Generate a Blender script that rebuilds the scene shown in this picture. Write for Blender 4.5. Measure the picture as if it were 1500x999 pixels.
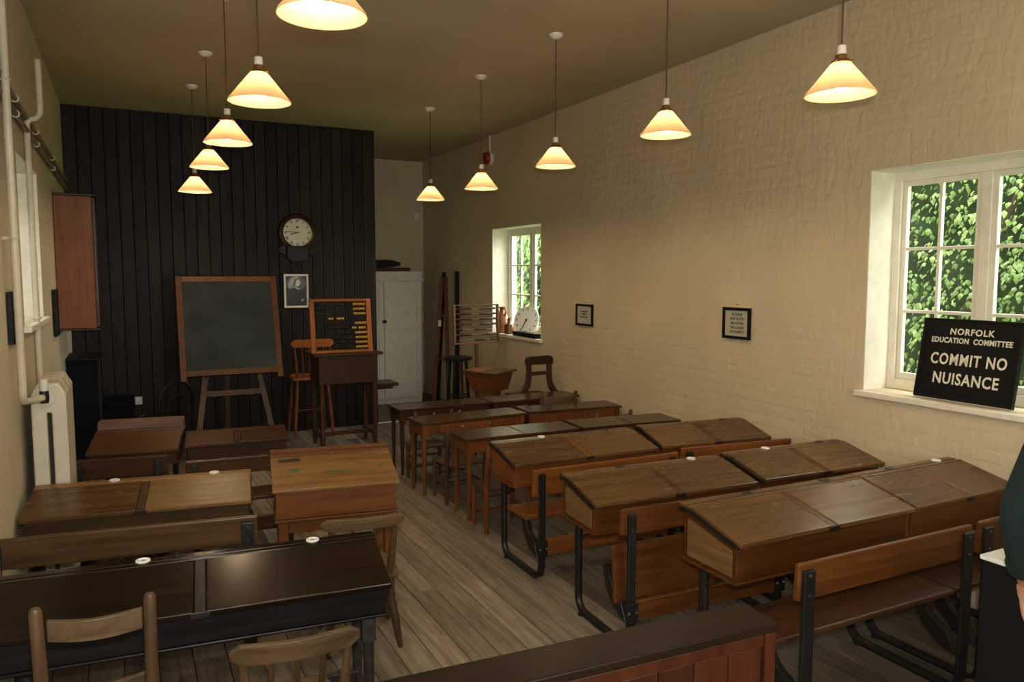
import bpy, bmesh, math, random
from mathutils import Vector, Matrix, Euler
R = math.radians
random.seed(7)
scn = bpy.context.scene
COL = scn.collection
for o in list(bpy.data.objects): bpy.data.objects.remove(o)

# ------------------------------------------------------------------ camera
cam = bpy.data.cameras.new('camera'); camo = bpy.data.objects.new('camera', cam); COL.objects.link(camo)
cam.sensor_width = 36.0; cam.lens = 1120.0 * 36.0 / 1500.0; cam.clip_start = 0.05; cam.clip_end = 200
camo.location = (0, 0, 1.7); camo.rotation_euler = (R(90 - 4.97), 0, R(-26.75))
scn.camera = camo

# ------------------------------------------------------------------ light and exposure
EXPOSURE = 0.9
SKY = 8.0
BULB = 140.0
FLASH = 75.0
scn.cycles.caustics_reflective = False; scn.cycles.caustics_refractive = False
scn.view_settings.view_transform = 'Standard'; scn.view_settings.look = 'None'
scn.view_settings.exposure = EXPOSURE; scn.view_settings.gamma = 1.0; scn.view_settings.use_curve_mapping = False
w = bpy.data.worlds.new('overcast_sky'); scn.world = w; w.use_nodes = True
bg = w.node_tree.nodes['Background']; bg.inputs['Color'].default_value = (1.0, 0.97, 0.92, 1); bg.inputs['Strength'].default_value = SKY
fl = bpy.data.lights.new('camera_flash', 'POINT'); fl.energy = FLASH; fl.color = (1.0, 0.97, 0.9); fl.shadow_soft_size = 0.02
flo = bpy.data.objects.new('camera_flash', fl); COL.objects.link(flo); flo.location = (0.02, -0.02, 1.80)
def portal(loc, rot, sx, sy):
    l = bpy.data.lights.new('window_portal', 'AREA'); l.shape = 'RECTANGLE'; l.size = sx; l.size_y = sy
    o = bpy.data.objects.new('window_portal', l); COL.objects.link(o); o.location = loc; o.rotation_euler = rot
    l.cycles.is_portal = True
XR, XL, YP, YF, YN, ZC = 3.82, -0.48, 8.4, 10.4, -1.6, 3.285
WR = [(1.95, 3.03, 1.03, 2.29), (6.92, 8.09, 1.03, 2.225)]      # openings in the right wall: y0, y1, z0, z1
WL = [(2.45, 3.50, 1.43, 2.34), (4.72, 5.78, 1.43, 2.34)]
for (y0, y1, z0, z1) in WR: portal((XR + 0.32, (y0 + y1) / 2, (z0 + z1) / 2), (0, R(90), 0), z1 - z0, y1 - y0)
for (y0, y1, z0, z1) in WL: portal((XL - 0.32, (y0 + y1) / 2, (z0 + z1) / 2), (0, R(-90), 0), z1 - z0, y1 - y0)

portal((1.75, YN - .2, 1.75), (R(90), 0, 0), 1.5, 1.3)
# ------------------------------------------------------------------ materials
M = {}
def newmat(name):
    m = bpy.data.materials.new(name); m.use_nodes = True; nt = m.node_tree
    return m, nt, nt.nodes['Principled BSDF']
def plain(name, col, rough=0.5, metal=0.0, spec=0.5, coat=0.0, noise=0.12, nscale=14, bump=0.0, emit=None, estr=0):
    m, nt, b = newmat(name); N = nt.nodes; L = nt.links
    b.inputs['Roughness'].default_value = rough; b.inputs['Metallic'].default_value = metal
    b.inputs['Specular IOR Level'].default_value = spec; b.inputs['Coat Weight'].default_value = coat
    tc = N.new('ShaderNodeTexCoord'); nz = N.new('ShaderNodeTexNoise'); nz.inputs['Scale'].default_value = nscale; nz.inputs['Detail'].default_value = 5
    L.new(tc.outputs['Object'], nz.inputs['Vector'])
    cr = N.new('ShaderNodeValToRGB'); e = cr.color_ramp.elements
    e[0].position = 0.3; e[1].position = 0.7
    e[0].color = tuple(c * (1 - noise) for c in col) + (1,); e[1].color = tuple(min(1, c * (1 + noise)) for c in col) + (1,)
    L.new(nz.outputs['Fac'], cr.inputs['Fac']); L.new(cr.outputs['Color'], b.inputs['Base Color'])
    if bump:
        bp = N.new('ShaderNodeBump'); bp.inputs['Strength'].default_value = bump; bp.inputs['Distance'].default_value = 0.01
        L.new(nz.outputs['Fac'], bp.inputs['Height']); L.new(bp.outputs['Normal'], b.inputs['Normal'])
    if emit:
        b.inputs['Emission Color'].default_value = emit + (1,); b.inputs['Emission Strength'].default_value = estr
    M[name] = m; return m
def wood(name, c1, c2, rough=0.35, axis='X', scale=3.0, stretch=14.0, wear=0.35, wearcol=None, bump=0.15, spec=0.28, coat=0.0, vary=0.25):
    m, nt, b = newmat(name); N = nt.nodes; L = nt.links
    tc = N.new('ShaderNodeTexCoord'); mp = N.new('ShaderNodeMapping'); oi = N.new('ShaderNodeObjectInfo')
    s = [scale * stretch] * 3; s['XYZ'.index(axis)] = scale * 0.8
    mp.inputs['Scale'].default_value = s
    ad = N.new('ShaderNodeVectorMath'); ad.operation = 'ADD'
    mu = N.new('ShaderNodeMath'); mu.operation = 'MULTIPLY'; mu.inputs[1].default_value = 37.0
    L.new(oi.outputs['Random'], mu.inputs[0]); L.new(tc.outputs['Object'], ad.inputs[0]); L.new(mu.outputs[0], ad.inputs[1])
    L.new(ad.outputs[0], mp.inputs['Vector'])
    nz = N.new('ShaderNodeTexNoise'); nz.inputs['Scale'].default_value = 1.0; nz.inputs['Detail'].default_value = 6; nz.inputs['Roughness'].default_value = 0.62; nz.inputs['Distortion'].default_value = 0.6
    L.new(mp.outputs['Vector'], nz.inputs['Vector'])
    cr = N.new('ShaderNodeValToRGB'); e = cr.color_ramp.elements; e[0].position = 0.32; e[1].position = 0.68
    e[0].color = c1 + (1,); e[1].color = c2 + (1,)
    L.new(nz.outputs['Fac'], cr.inputs['Fac'])
    n2 = N.new('ShaderNodeTexNoise'); n2.inputs['Scale'].default_value = 7.0; n2.inputs['Detail'].default_value = 8; n2.inputs['Roughness'].default_value = 0.7
    m2 = N.new('ShaderNodeMapping'); s2 = [3.2] * 3; s2['XYZ'.index(axis)] = 0.7; m2.inputs['Scale'].default_value = s2; L.new(ad.outputs[0], m2.inputs['Vector'])
    L.new(m2.outputs['Vector'], n2.inputs['Vector'])
    r2 = N.new('ShaderNodeValToRGB'); r2.color_ramp.elements[0].position = 0.4; r2.color_ramp.elements[1].position = 0.85
    L.new(n2.outputs['Fac'], r2.inputs['Fac'])
    fm = N.new('ShaderNodeMath'); fm.operation = 'MULTIPLY'; fm.inputs[1].default_value = wear; L.new(r2.outputs['Color'], fm.inputs[0])
    mx = N.new('ShaderNodeMix'); mx.data_type = 'RGBA'; L.new(fm.outputs[0], mx.inputs['Factor']); L.new(cr.outputs['Color'], mx.inputs['A'])
    mx.inputs['B'].default_value = (wearcol or tuple(c * 0.45 for c in c1)) + (1,)
    hv = N.new('ShaderNodeHueSaturation'); mr = N.new('ShaderNodeMapRange')
    mr.inputs['To Min'].default_value = 1 - vary; mr.inputs['To Max'].default_value = 1 + vary
    L.new(oi.outputs['Random'], mr.inputs['Value']); L.new(mr.outputs['Result'], hv.inputs['Value']); L.new(mx.outputs['Result'], hv.inputs['Color'])
    L.new(hv.outputs['Color'], b.inputs['Base Color'])
    rr = N.new('ShaderNodeMapRange'); rr.inputs['To Min'].default_value = max(0.05, rough - 0.1); rr.inputs['To Max'].default_value = min(1, rough + 0.15)
    L.new(n2.outputs['Fac'], rr.inputs['Value']); L.new(rr.outputs['Result'], b.inputs['Roughness'])
    b.inputs['Specular IOR Level'].default_value = spec; b.inputs['Coat Weight'].default_value = coat; b.inputs['Coat Roughness'].default_value = 0.2
    if bump:
        bp = N.new('ShaderNodeBump'); bp.inputs['Strength'].default_value = bump; bp.inputs['Distance'].default_value = 0.004
        L.new(nz.outputs['Fac'], bp.inputs['Height']); L.new(bp.outputs['Normal'], b.inputs['Normal'])
    M[name] = m; return m
def paintwall(name, col, bump=0.35, rough=0.75, drips=True):
    m, nt, b = newmat(name); N = nt.nodes; L = nt.links
    tc = N.new('ShaderNodeNewGeometry')
    n1 = N.new('ShaderNodeTexNoise'); n1.inputs['Scale'].default_value = 1.3; n1.inputs['Detail'].default_value = 6; L.new(tc.outputs['Position'], n1.inputs['Vector'])
    cr = N.new('ShaderNodeValToRGB'); e = cr.color_ramp.elements; e[0].position = 0.3; e[1].position = 0.75
    e[0].color = tuple(c * q for c, q in zip(col, (0.86, 0.84, 0.80))) + (1,); e[1].color = col + (1,)
    L.new(n1.outputs['Fac'], cr.inputs['Fac']); L.new(cr.outputs['Color'], b.inputs['Base Color'])
    mp = N.new('ShaderNodeMapping'); mp.inputs['Scale'].default_value = (16, 16, 7) if drips else (9, 9, 9)
    L.new(tc.outputs['Position'], mp.inputs['Vector'])
    n2 = N.new('ShaderNodeTexNoise'); n2.inputs['Scale'].default_value = 1.0; n2.inputs['Detail'].default_value = 3; n2.inputs['Distortion'].default_value = 0.8; L.new(mp.outputs['Vector'], n2.inputs['Vector'])
    bp = N.new('ShaderNodeBump'); bp.inputs['Strength'].default_value = bump; bp.inputs['Distance'].default_value = 0.012
    L.new(n2.outputs['Fac'], bp.inputs['Height']); L.new(bp.outputs['Normal'], b.inputs['Normal'])
    b.inputs['Roughness'].default_value = rough; b.inputs['Specular IOR Level'].default_value = 0.3
    M[name] = m; return m

paintwall('wall_paint', (0.66, 0.565, 0.395), 0.62)
paintwall('left_paint', (0.62, 0.57, 0.44), 0.2)
paintwall('ceiling_paint', (0.50, 0.435, 0.30), 0.2, 0.85, False)
plain('white_paint', (0.80, 0.77, 0.66), 0.45, noise=0.05)
plain('sill_paint', (0.82, 0.78, 0.68), 0.5, noise=0.06)
plain('cupboard_white', (0.66, 0.67, 0.61), 0.45, noise=0.07)
plain('radiator_cream', (0.62, 0.58, 0.48), 0.4, noise=0.06)
plain('pipe_cream', (0.62, 0.57, 0.45), 0.4, noise=0.06)
plain('pipe_brown', (0.28, 0.22, 0.14), 0.5)
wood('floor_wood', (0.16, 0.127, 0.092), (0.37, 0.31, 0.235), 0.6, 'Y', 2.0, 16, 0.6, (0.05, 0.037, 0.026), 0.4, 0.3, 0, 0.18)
wood('floor_wood_dark', (0.085, 0.066, 0.048), (0.20, 0.165, 0.125), 0.6, 'Y', 2.0, 16, 0.6, (0.032, 0.024, 0.017), 0.4, 0.25, 0, 0.22)  # planks beside the aisle: shade under the desks put into their unworn tone
wood('dark_board', (0.008, 0.0055, 0.004), (0.019, 0.0135, 0.010), 0.45, 'Z', 2.2, 16, 0.3, (0.004, 0.003, 0.0025), 0.35, 0.16, 0, 0.35)
wood('desk_oak', (0.070, 0.023, 0.006), (0.145, 0.051, 0.013), 0.28, 'X', 2.4, 18, 0.4, (0.03, 0.013, 0.006), 0.1, 0.28, 0)
wood('desk_lid', (0.078, 0.035, 0.012), (0.165, 0.083, 0.029), 0.22, 'X', 2.4, 16, 0.45, (0.035, 0.017, 0.008), 0.06, 0.5, 0)
wood('desk_orange', (0.14, 0.042, 0.010), (0.25, 0.085, 0.021), 0.3, 'X', 2.6, 16, 0.4, (0.07, 0.022, 0.007), 0.08, 0.3, 0)
wood('pale_end', (0.15, 0.078, 0.033), (0.26, 0.145, 0.064), 0.4, 'Y', 2.6, 14, 0.4, (0.07, 0.035, 0.015), 0.1)
wood('old_pine', (0.15, 0.07, 0.021), (0.27, 0.145, 0.048), 0.32, 'X', 2.2, 14, 0.5, (0.07, 0.045, 0.02), 0.15)
wood('red_pine', (0.10, 0.031, 0.008), (0.18, 0.064, 0.016), 0.36, 'X', 2.4, 12, 0.4, (0.06, 0.02, 0.008), 0.1)
wood('black_wood', (0.006, 0.006, 0.007), (0.018, 0.016, 0.017), 0.3, 'X', 2.2, 18, 0.4, (0.03, 0.018, 0.012), 0.3, 0.2, 0)
wood('ebony_lid', (0.008, 0.0042, 0.0022), (0.022, 0.0105, 0.0045), 0.17, 'X', 2.6, 12, 0.5, (0.010, 0.007, 0.004), 0.05, 0.26, 0)
wood('brown_oak', (0.045, 0.023, 0.010), (0.10, 0.055, 0.026), 0.28, 'X', 2.4, 16, 0.4, (0.025, 0.013, 0.007), 0.08, 0.3, 0)
wood('dull_brown', (0.045, 0.018, 0.008), (0.095, 0.042, 0.017), 0.3, 'X', 2.4, 14, 0.4, (0.025, 0.011, 0.005), 0.1, 0.25, 0)
wood('pink_ledge', (0.13, 0.065, 0.045), (0.21, 0.12, 0.09), 0.5, 'X', 2.4, 14, 0.5, (0.05, 0.02, 0.01), 0.12, 0.4, 0)
wood('table_top', (0.042, 0.017, 0.007), (0.095, 0.042, 0.018), 0.2, 'X', 2.6, 14, 0.4, (0.025, 0.011, 0.005), 0.05, 0.5, 0)
wood('table_leg', (0.12, 0.036, 0.010), (0.20, 0.068, 0.019), 0.33, 'Z', 2.6, 12, 0.4, (0.05, 0.017, 0.007), 0.1)
wood('table_leg_dark', (0.04, 0.015, 0.006), (0.08, 0.032, 0.013), 0.34, 'Z', 2.6, 12, 0.4, (0.02, 0.01, 0.005), 0.1)
wood('chair_grey', (0.062, 0.036, 0.018), (0.135, 0.085, 0.045), 0.45, 'X', 3.0, 12, 0.6, (0.045, 0.026, 0.014), 0.2)
wood('chair_post', (0.055, 0.029, 0.013), (0.12, 0.068, 0.033), 0.4, 'Z', 3.0, 12, 0.6, (0.04, 0.022, 0.012), 0.2)
wood('mahogany', (0.030, 0.0075, 0.003), (0.062, 0.016, 0.006), 0.34, 'Z', 2.2, 12, 0.4, (0.03, 0.01, 0.005), 0.12, 0.22, 0)
wood('mahogany_top', (0.008, 0.0042, 0.002), (0.016, 0.0085, 0.004), 0.34, 'X', 2.2, 12, 0.3, (0.014, 0.008, 0.005), 0.05, 0.12, 0)
wood('dark_chair', (0.035, 0.013, 0.006), (0.07, 0.028, 0.012), 0.33, 'Z', 2.6, 12, 0.3)
wood('orange_frame', (0.30, 0.085, 0.014), (0.42, 0.14, 0.024), 0.4, 'Z', 3, 12, 0.2)
wood('easel_frame', (0.095, 0.036, 0.014), (0.16, 0.065, 0.026), 0.45, 'Z', 3, 12, 0.3)
wood('easel_leg', (0.06, 0.033, 0.018), (0.11, 0.066, 0.038), 0.5, 'Z', 3, 12, 0.4)
wood('wall_cupboard', (0.17, 0.05, 0.013), (0.25, 0.085, 0.023), 0.42, 'Z', 2.4, 10, 0.25)
plain('iron', (0.0135, 0.012, 0.0105), 0.45, 0.2, noise=0.4, nscale=30, bump=0.1)
plain('iron_grey', (0.06, 0.055, 0.05), 0.45, 0.5, noise=0.4, nscale=30, bump=0.1)
plain('steel', (0.55, 0.55, 0.55), 0.3, 0.9)
plain('brass', (0.35, 0.2, 0.08), 0.3, 0.9)
plain('china', (0.80, 0.82, 0.80), 0.15, noise=0.03)
plain('ink', (0.01, 0.012, 0.02), 0.2)
plain('slate', (0.026, 0.035, 0.036), 0.6, spec=0.2, noise=0.5, nscale=3.0)
plain('black_gloss', (0.006, 0.006, 0.007), 0.4, noise=0.1, spec=0.2)
plain('black_matt', (0.008, 0.008, 0.009), 0.55, spec=0.2)
plain('navy_cloth', (0.004, 0.006, 0.011), 0.7, spec=0.1)
plain('cream_print', (0.78, 0.74, 0.62), 0.5, noise=0.02)
plain('paper', (0.50, 0.48, 0.39), 0.5, noise=0.06)
plain('dial', (0.72, 0.70, 0.56), 0.35, noise=0.04)
plain('white_dial', (0.78, 0.78, 0.74), 0.4, noise=0.02)
plain('print_black', (0.012, 0.013, 0.015), 0.5)
plain('photo_dark', (0.018, 0.021, 0.024), 0.3, noise=0.2)
plain('photo_mid', (0.10, 0.115, 0.12), 0.3)
plain('photo_grey', (0.36, 0.37, 0.36), 0.3)
plain('photo_light', (0.62, 0.62, 0.60), 0.3)
plain('plastic_white', (0.72, 0.71, 0.66), 0.4, noise=0.03)
plain('cord_brown', (0.09, 0.05, 0.022), 0.7)
plain('stoneware', (0.27, 0.10, 0.033), 0.22, noise=0.25, nscale=10)
plain('stoneware_dark', (0.16, 0.06, 0.02), 0.22, noise=0.2)
plain('bead_yellow', (0.60, 0.36, 0.06), 0.35)
plain('bead_dark', (0.05, 0.022, 0.014), 0.25)
plain('bead_black', (0.008, 0.008, 0.008), 0.5)
plain('bell_red', (0.28, 0.012, 0.01), 0.3)
plain('cloth_dark', (0.016, 0.02, 0.022), 0.9)
plain('roll_red', (0.10, 0.025, 0.02), 0.7)
plain('roll_grey', (0.16, 0.13, 0.10), 0.7)
plain('sleeve_teal', (0.004, 0.0155, 0.017), 0.9, noise=0.25, nscale=30, bump=0.2)
plain('trouser', (0.02, 0.022, 0.03), 0.9)
plain('skin', (0.50, 0.27, 0.18), 0.5, noise=0.08)
plain('hair', (0.06, 0.035, 0.02), 0.6)
plain('grass', (0.10, 0.20, 0.035), 0.9, noise=0.3)
plain('dark_lino', (0.06, 0.058, 0.045), 0.5)
plain('white_laminate', (0.82, 0.83, 0.85), 0.25, noise=0.02)
plain('bark', (0.04, 0.03, 0.018), 0.9)
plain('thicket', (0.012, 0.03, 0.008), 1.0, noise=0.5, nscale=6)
plain('bulb_lit', (1, 0.9, 0.7), 0.3, noise=0.0, emit=(1.0, 0.74, 0.45), estr=BULB)
def make_shade():
    m, nt, b = newmat('shade_glass'); N = nt.nodes; L = nt.links
    out = N['Material Output']; tr = N.new('ShaderNodeBsdfTranslucent'); tr.inputs['Color'].default_value = (0.70, 0.575, 0.43, 1)
    b.inputs['Base Color'].default_value = (0.34, 0.30, 0.235, 1); b.inputs['Roughness'].default_value = 0.25
    mx = N.new('ShaderNodeMixShader'); mx.inputs['Fac'].default_value = 0.56
    L.new(b.outputs[0], mx.inputs[1]); L.new(tr.outputs[0], mx.inputs[2]); L.new(mx.outputs[0], out.inputs['Surface']); M['shade_glass'] = m
make_shade()
def make_glass():
    m, nt, b = newmat('window_glass'); N = nt.nodes; L = nt.links; out = N['Material Output']
    tp = N.new('ShaderNodeBsdfTransparent'); tp.inputs['Color'].default_value = (0.94, 0.96, 0.94, 1)
    gl = N.new('ShaderNodeBsdfGlossy'); gl.inputs['Roughness'].default_value = 0.03
    fr = N.new('ShaderNodeFresnel'); fr.inputs['IOR'].default_value = 1.45
    ge = N.new('ShaderNodeNewGeometry'); iv = N.new('ShaderNodeMath'); iv.operation = 'SUBTRACT'; iv.inputs[0].default_value = 1.0; L.new(ge.outputs['Backfacing'], iv.inputs[1])
    ml = N.new('ShaderNodeMath'); ml.operation = 'MULTIPLY'; L.new(fr.outputs[0], ml.inputs[0]); L.new(iv.outputs[0], ml.inputs[1])
    mx = N.new('ShaderNodeMixShader'); L.new(ml.outputs[0], mx.inputs['Fac']); L.new(tp.outputs[0], mx.inputs[1]); L.new(gl.outputs[0], mx.inputs[2])
    L.new(mx.outputs[0], out.inputs['Surface']); M['window_glass'] = m
make_glass()
def make_leaf(name, c1, c2):
    m, nt, b = newmat(name); N = nt.nodes; L = nt.links; out = N['Material Output']
    tc = N.new('ShaderNodeTexCoord'); nz = N.new('ShaderNodeTexNoise'); nz.inputs['Scale'].default_value = 4; nz.inputs['Detail'].default_value = 4
    L.new(tc.outputs['Object'], nz.inputs['Vector'])
    cr = N.new('ShaderNodeValToRGB'); e = cr.color_ramp.elements; e[0].position = 0.35; e[1].position = 0.65; e[0].color = c1 + (1,); e[1].color = c2 + (1,)
    L.new(nz.outputs['Fac'], cr.inputs['Fac']); L.new(cr.outputs[0], b.inputs['Base Color']); b.inputs['Roughness'].default_value = 0.28
    tr = N.new('ShaderNodeBsdfTranslucent'); L.new(cr.outputs[0], tr.inputs['Color'])
    mx = N.new('ShaderNodeMixShader'); mx.inputs['Fac'].default_value = 0.3
    L.new(b.outputs[0], mx.inputs[1]); L.new(tr.outputs[0], mx.inputs[2]); L.new(mx.outputs[0], out.inputs['Surface']); M[name] = m
make_leaf('ivy_leaf', (0.075, 0.16, 0.035), (0.27, 0.41, 0.13))
make_leaf('tree_leaf', (0.09, 0.19, 0.04), (0.22, 0.36, 0.10))

# ------------------------------------------------------------------ mesh helpers
I4 = Matrix.Identity(4)
class MB:
    def __init__(s, T=None): s.v = []; s.f = []; s.T = T or I4; s.smooth = False
    def add(s, vs, fs):
        n = len(s.v); s.v += [tuple(s.T @ Vector(p)) for p in vs]; s.f += [tuple(i + n for i in f) for f in fs]; return s
    def box(s, x0, x1, y0, y1, z0, z1):
        return s.add([(x0, y0, z0), (x1, y0, z0), (x1, y1, z0), (x0, y1, z0), (x0, y0, z1), (x1, y0, z1), (x1, y1, z1), (x0, y1, z1)],
                     [(0, 3, 2, 1), (4, 5, 6, 7), (0, 1, 5, 4), (1, 2, 6, 5), (2, 3, 7, 6), (3, 0, 4, 7)])
    def prism(s, poly, a0, a1, axis='x'):
        n = len(poly)
        def P(p, a): return {'x': (a, p[0], p[1]), 'y': (p[0], a, p[1]), 'z': (p[0], p[1], a)}[axis]
        vs = [P(p, a0) for p in poly] + [P(p, a1) for p in poly]
        return s.add(vs, [tuple(range(n))[::-1], tuple(range(n, 2 * n))] + [(i, (i + 1) % n, n + (i + 1) % n, n + i) for i in range(n)])
    def beam(s, p, q, w, h=None, upv=(0, 0, 1)):
        h = h or w; p = Vector(p); q = Vector(q); d = (q - p).normalized(); u = Vector(upv)
        if abs(d.dot(u)) > 0.98: u = Vector((0, 1, 0))
        a = d.cross(u).normalized() * w / 2; b = a.cross(d).normalized() * h / 2
        vs = [tuple(e + sa * a + sb * b) for e in (p, q) for sa, sb in ((-1, -1), (1, -1), (1, 1), (-1, 1))]
        return s.add(vs, [(0, 1, 2, 3), (7, 6, 5, 4), (0, 4, 5, 1), (1, 5, 6, 2), (2, 6, 7, 3), (3, 7, 4, 0)])
    def tube(s, path, r, n=10, cap=True):
        s.smooth = True; P = [Vector(p) for p in path]; rr = r if isinstance(r, (list, tuple)) else [r] * len(P)
        rings = []; u = None
        for i, p in enumerate(P):
            d = (P[min(i + 1, len(P) - 1)] - P[max(i - 1, 0)]).normalized()
            if u is None: u = d.orthogonal().normalized()
            u = (u - d * u.dot(d)).normalized(); v = d.cross(u)
            rings.append([tuple(p + (u * math.cos(2 * math.pi * k / n) + v * math.sin(2 * math.pi * k / n)) * rr[i]) for k in range(n)])
        vs = [q for r_ in rings for q in r_]; fs = []
        for i in range(len(P) - 1):
            for k in range(n): fs.append((i * n + k, i * n + (k + 1) % n, (i + 1) * n + (k + 1) % n, (i + 1) * n + k))
        if cap: fs += [tuple(range(n))[::-1], tuple(range((len(P) - 1) * n, len(P) * n))]
        return s.add(vs, fs)
    def lathe(s, prof, n=20, c=(0, 0, 0), axis='z', cap=True):
        s.smooth = True; vs = []; fs = []
        for r, z in prof:
            for k in range(n):
                a = 2 * math.pi * k / n; p = (r * math.cos(a), r * math.sin(a), z)
                if axis == 'y': p = (p[0], -p[2], p[1])
                if axis == 'x': p = (p[2], p[0], p[1])
                vs.append((c[0] + p[0], c[1] + p[1], c[2] + p[2]))
        m = len(prof)
        for i in range(m - 1):
            for k in range(n): fs.append((i * n + k, i * n + (k + 1) % n, (i + 1) * n + (k + 1) % n, (i + 1) * n + k))
        if cap: fs += [tuple(range(n))[::-1], tuple(range((m - 1) * n, m * n))]
        return s.add(vs, fs)
    def disc(s, r, t, c, axis='y', n=32): return s.lathe([(r, 0), (r, t)], n, c, axis)
    def mesh(s, name):
        me = bpy.data.meshes.new(name); me.from_pydata(s.v, [], s.f)
        bm = bmesh.new(); bm.from_mesh(me); bmesh.ops.recalc_face_normals(bm, faces=bm.faces); bm.to_mesh(me); bm.free()
        if s.smooth: me.shade_smooth(); me.set_sharp_from_angle(angle=R(38))
        return me
    def build(s, name, mat, parent=None, bevel=0.0, loc=None, rot=None, seg=2):
        o = bpy.data.objects.new(name, s.mesh(name)); COL.objects.link(o); o.data.materials.append(M[mat])
        if parent: o.parent = parent
        if loc: o.location = loc
        if rot: o.rotation_euler = rot
        if bevel:
            b = o.modifiers.new('edges', 'BEVEL'); b.width = bevel; b.segments = seg; b.limit_method = 'ANGLE'; b.angle_limit = R(40)
        return o
def box(name, mat, parent, x0, x1, y0, y1, z0, z1, bevel=0.003): return MB().box(x0, x1, y0, y1, z0, z1).build(name, mat, parent, bevel)
LABELS = {}
def tag(o, label, cat, group=None):
    o['label'] = label; o['category'] = cat
    if group: o['group'] = group
    return o
def thing(name, label, cat, loc=(0, 0, 0), rz=0, group=None):
    o = bpy.data.objects.new(name, None); COL.objects.link(o); o.empty_display_size = 0.1
    o.location = loc; o.rotation_euler = (0, 0, R(rz)); return tag(o, label, cat, group)
def struct(o): o['kind'] = 'structure'; return o
def inst(name, mesh, mat, parent, loc=(0, 0, 0), rot=(0, 0, 0), sc=(1, 1, 1)):
    o = bpy.data.objects.new(name, mesh); COL.objects.link(o)
    if mat and not mesh.materials: mesh.materials.append(M[mat])
    o.parent = parent; o.location = loc; o.rotation_euler = rot; o.scale = sc; return o
def arc(c, r, a0, a1, n, plane='yz', fixed=0):
    out = []
    for i in range(n + 1):
        a = R(a0 + (a1 - a0) * i / n); p, q = c[0] + r * math.cos(a), c[1] + r * math.sin(a)
        out.append({'yz': (fixed, p, q), 'xz': (p, fixed, q), 'xy': (p, q, fixed)}[plane])
    return out
def text(name, s, size, mat, parent, loc, rot, off=0.0, ext=0.0006, xs=1.0, align='CENTER', space=1.0):
    cu = bpy.data.curves.new(name, 'FONT'); cu.body = s; cu.size = size; cu.align_x = align; cu.align_y = 'CENTER'; cu.offset = off; cu.extrude = ext; cu.resolution_u = 3; cu.space_character = space
    t = bpy.data.objects.new(name + '_tmp', cu); COL.objects.link(t)
    dg = bpy.context.evaluated_depsgraph_get(); dg.update()
    me = bpy.data.meshes.new_from_object(t.evaluated_get(dg)); me.name = name
    bpy.data.objects.remove(t); bpy.data.curves.remove(cu)
    me.materials.clear(); me.materials.append(M[mat])
    o = bpy.data.objects.new(name, me); COL.objects.link(o); o.parent = parent; o.location = loc; o.rotation_euler = rot; o.scale = (xs, 1, 1); return o

# ------------------------------------------------------------------ room shell
def wall_with_openings(name, mat, x0, x1, ya, yb, ops):
    m = MB(); ys = [ya] + [v for o in ops for v in o[:2]] + [yb]
    for i in range(0, len(ys), 2): m.box(x0, x1, ys[i], ys[i + 1], -0.02, ZC + 0.02)
    for (y0, y1, z0, z1) in ops: m.box(x0, x1, y0, y1, -0.02, z0); m.box(x0, x1, y0, y1, z1, ZC + 0.02)
    return struct(m.build(name, mat))
wall_right = wall_with_openings('wall_right', 'wall_paint', XR, XR + 0.32, YN, YF, WR)
wall_left = wall_with_openings('wall_left', 'left_paint', XL - 0.32, XL, YN, YF, WL)
wall_far = struct(box('wall_far', 'wall_paint', None, XL - 0.3, XR + 0.3, YF, YF + 0.2, -0.02, ZC + 0.02, 0))
wn = (1.0, 2.5, 1.1, 2.4)                                        # unseen opening added behind the camera for soft fill daylight: x0, x1, z0, z1
m = MB().box(XL - .3, wn[0], YN - .2, YN, -.02, ZC + .02).box(wn[1], XR + .3, YN - .2, YN, -.02, ZC + .02).box(wn[0], wn[1], YN - .2, YN, -.02, wn[2]).box(wn[0], wn[1], YN - .2, YN, wn[3], ZC + .02)
wall_near = struct(m.build('wall_near', 'left_paint'))
m = MB(); xa, xb, za, zb_ = wn
fill_win = struct(MB().box(xa, xb, YN - .16, YN - .1, za, za + .06).box(xa, xb, YN - .16, YN - .1, zb_ - .06, zb_).box(xa, xa + .06, YN - .16, YN - .1, za + .06, zb_ - .06).box(xb - .06, xb, YN - .16, YN - .1, za + .06, zb_ - .06).build('fill_window', 'white_paint', None, .004))  # window added out of view to let in frontal fill light
for i in range(1, 6): box('glazing_bar', 'white_paint', fill_win, xa + i * (xb - xa) / 6 - .014, xa + i * (xb - xa) / 6 + .014, YN - .15, YN - .11, za + .06, zb_ - .06, .003)
for j in range(1, 3): box('glazing_bar', 'white_paint', fill_win, xa + .06, xb - .06, YN - .148, YN - .112, za + j * (zb_ - za) / 3 - .012, za + j * (zb_ - za) / 3 + .012, .003)
for i in range(6):
    for j in range(3): box('pane', 'window_glass', fill_win, xa + .06 + i * (xb - xa - .12) / 6, xa + .06 + (i + 1) * (xb - xa - .12) / 6, YN - .132, YN - .129, za + .06 + j * (zb_ - za - .12) / 3, za + .06 + (j + 1) * (zb_ - za - .12) / 3, 0)
box('window_sill', 'sill_paint', fill_win, xa - .04, xb + .04, YN - .16, YN + .035, za - .035, za - .001, .005)
struct(box('ceiling', 'ceiling_paint', None, XL - 0.3, XR + 0.3, YN - 0.2, YF + 0.2, ZC, ZC + 0.15, 0))
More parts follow.
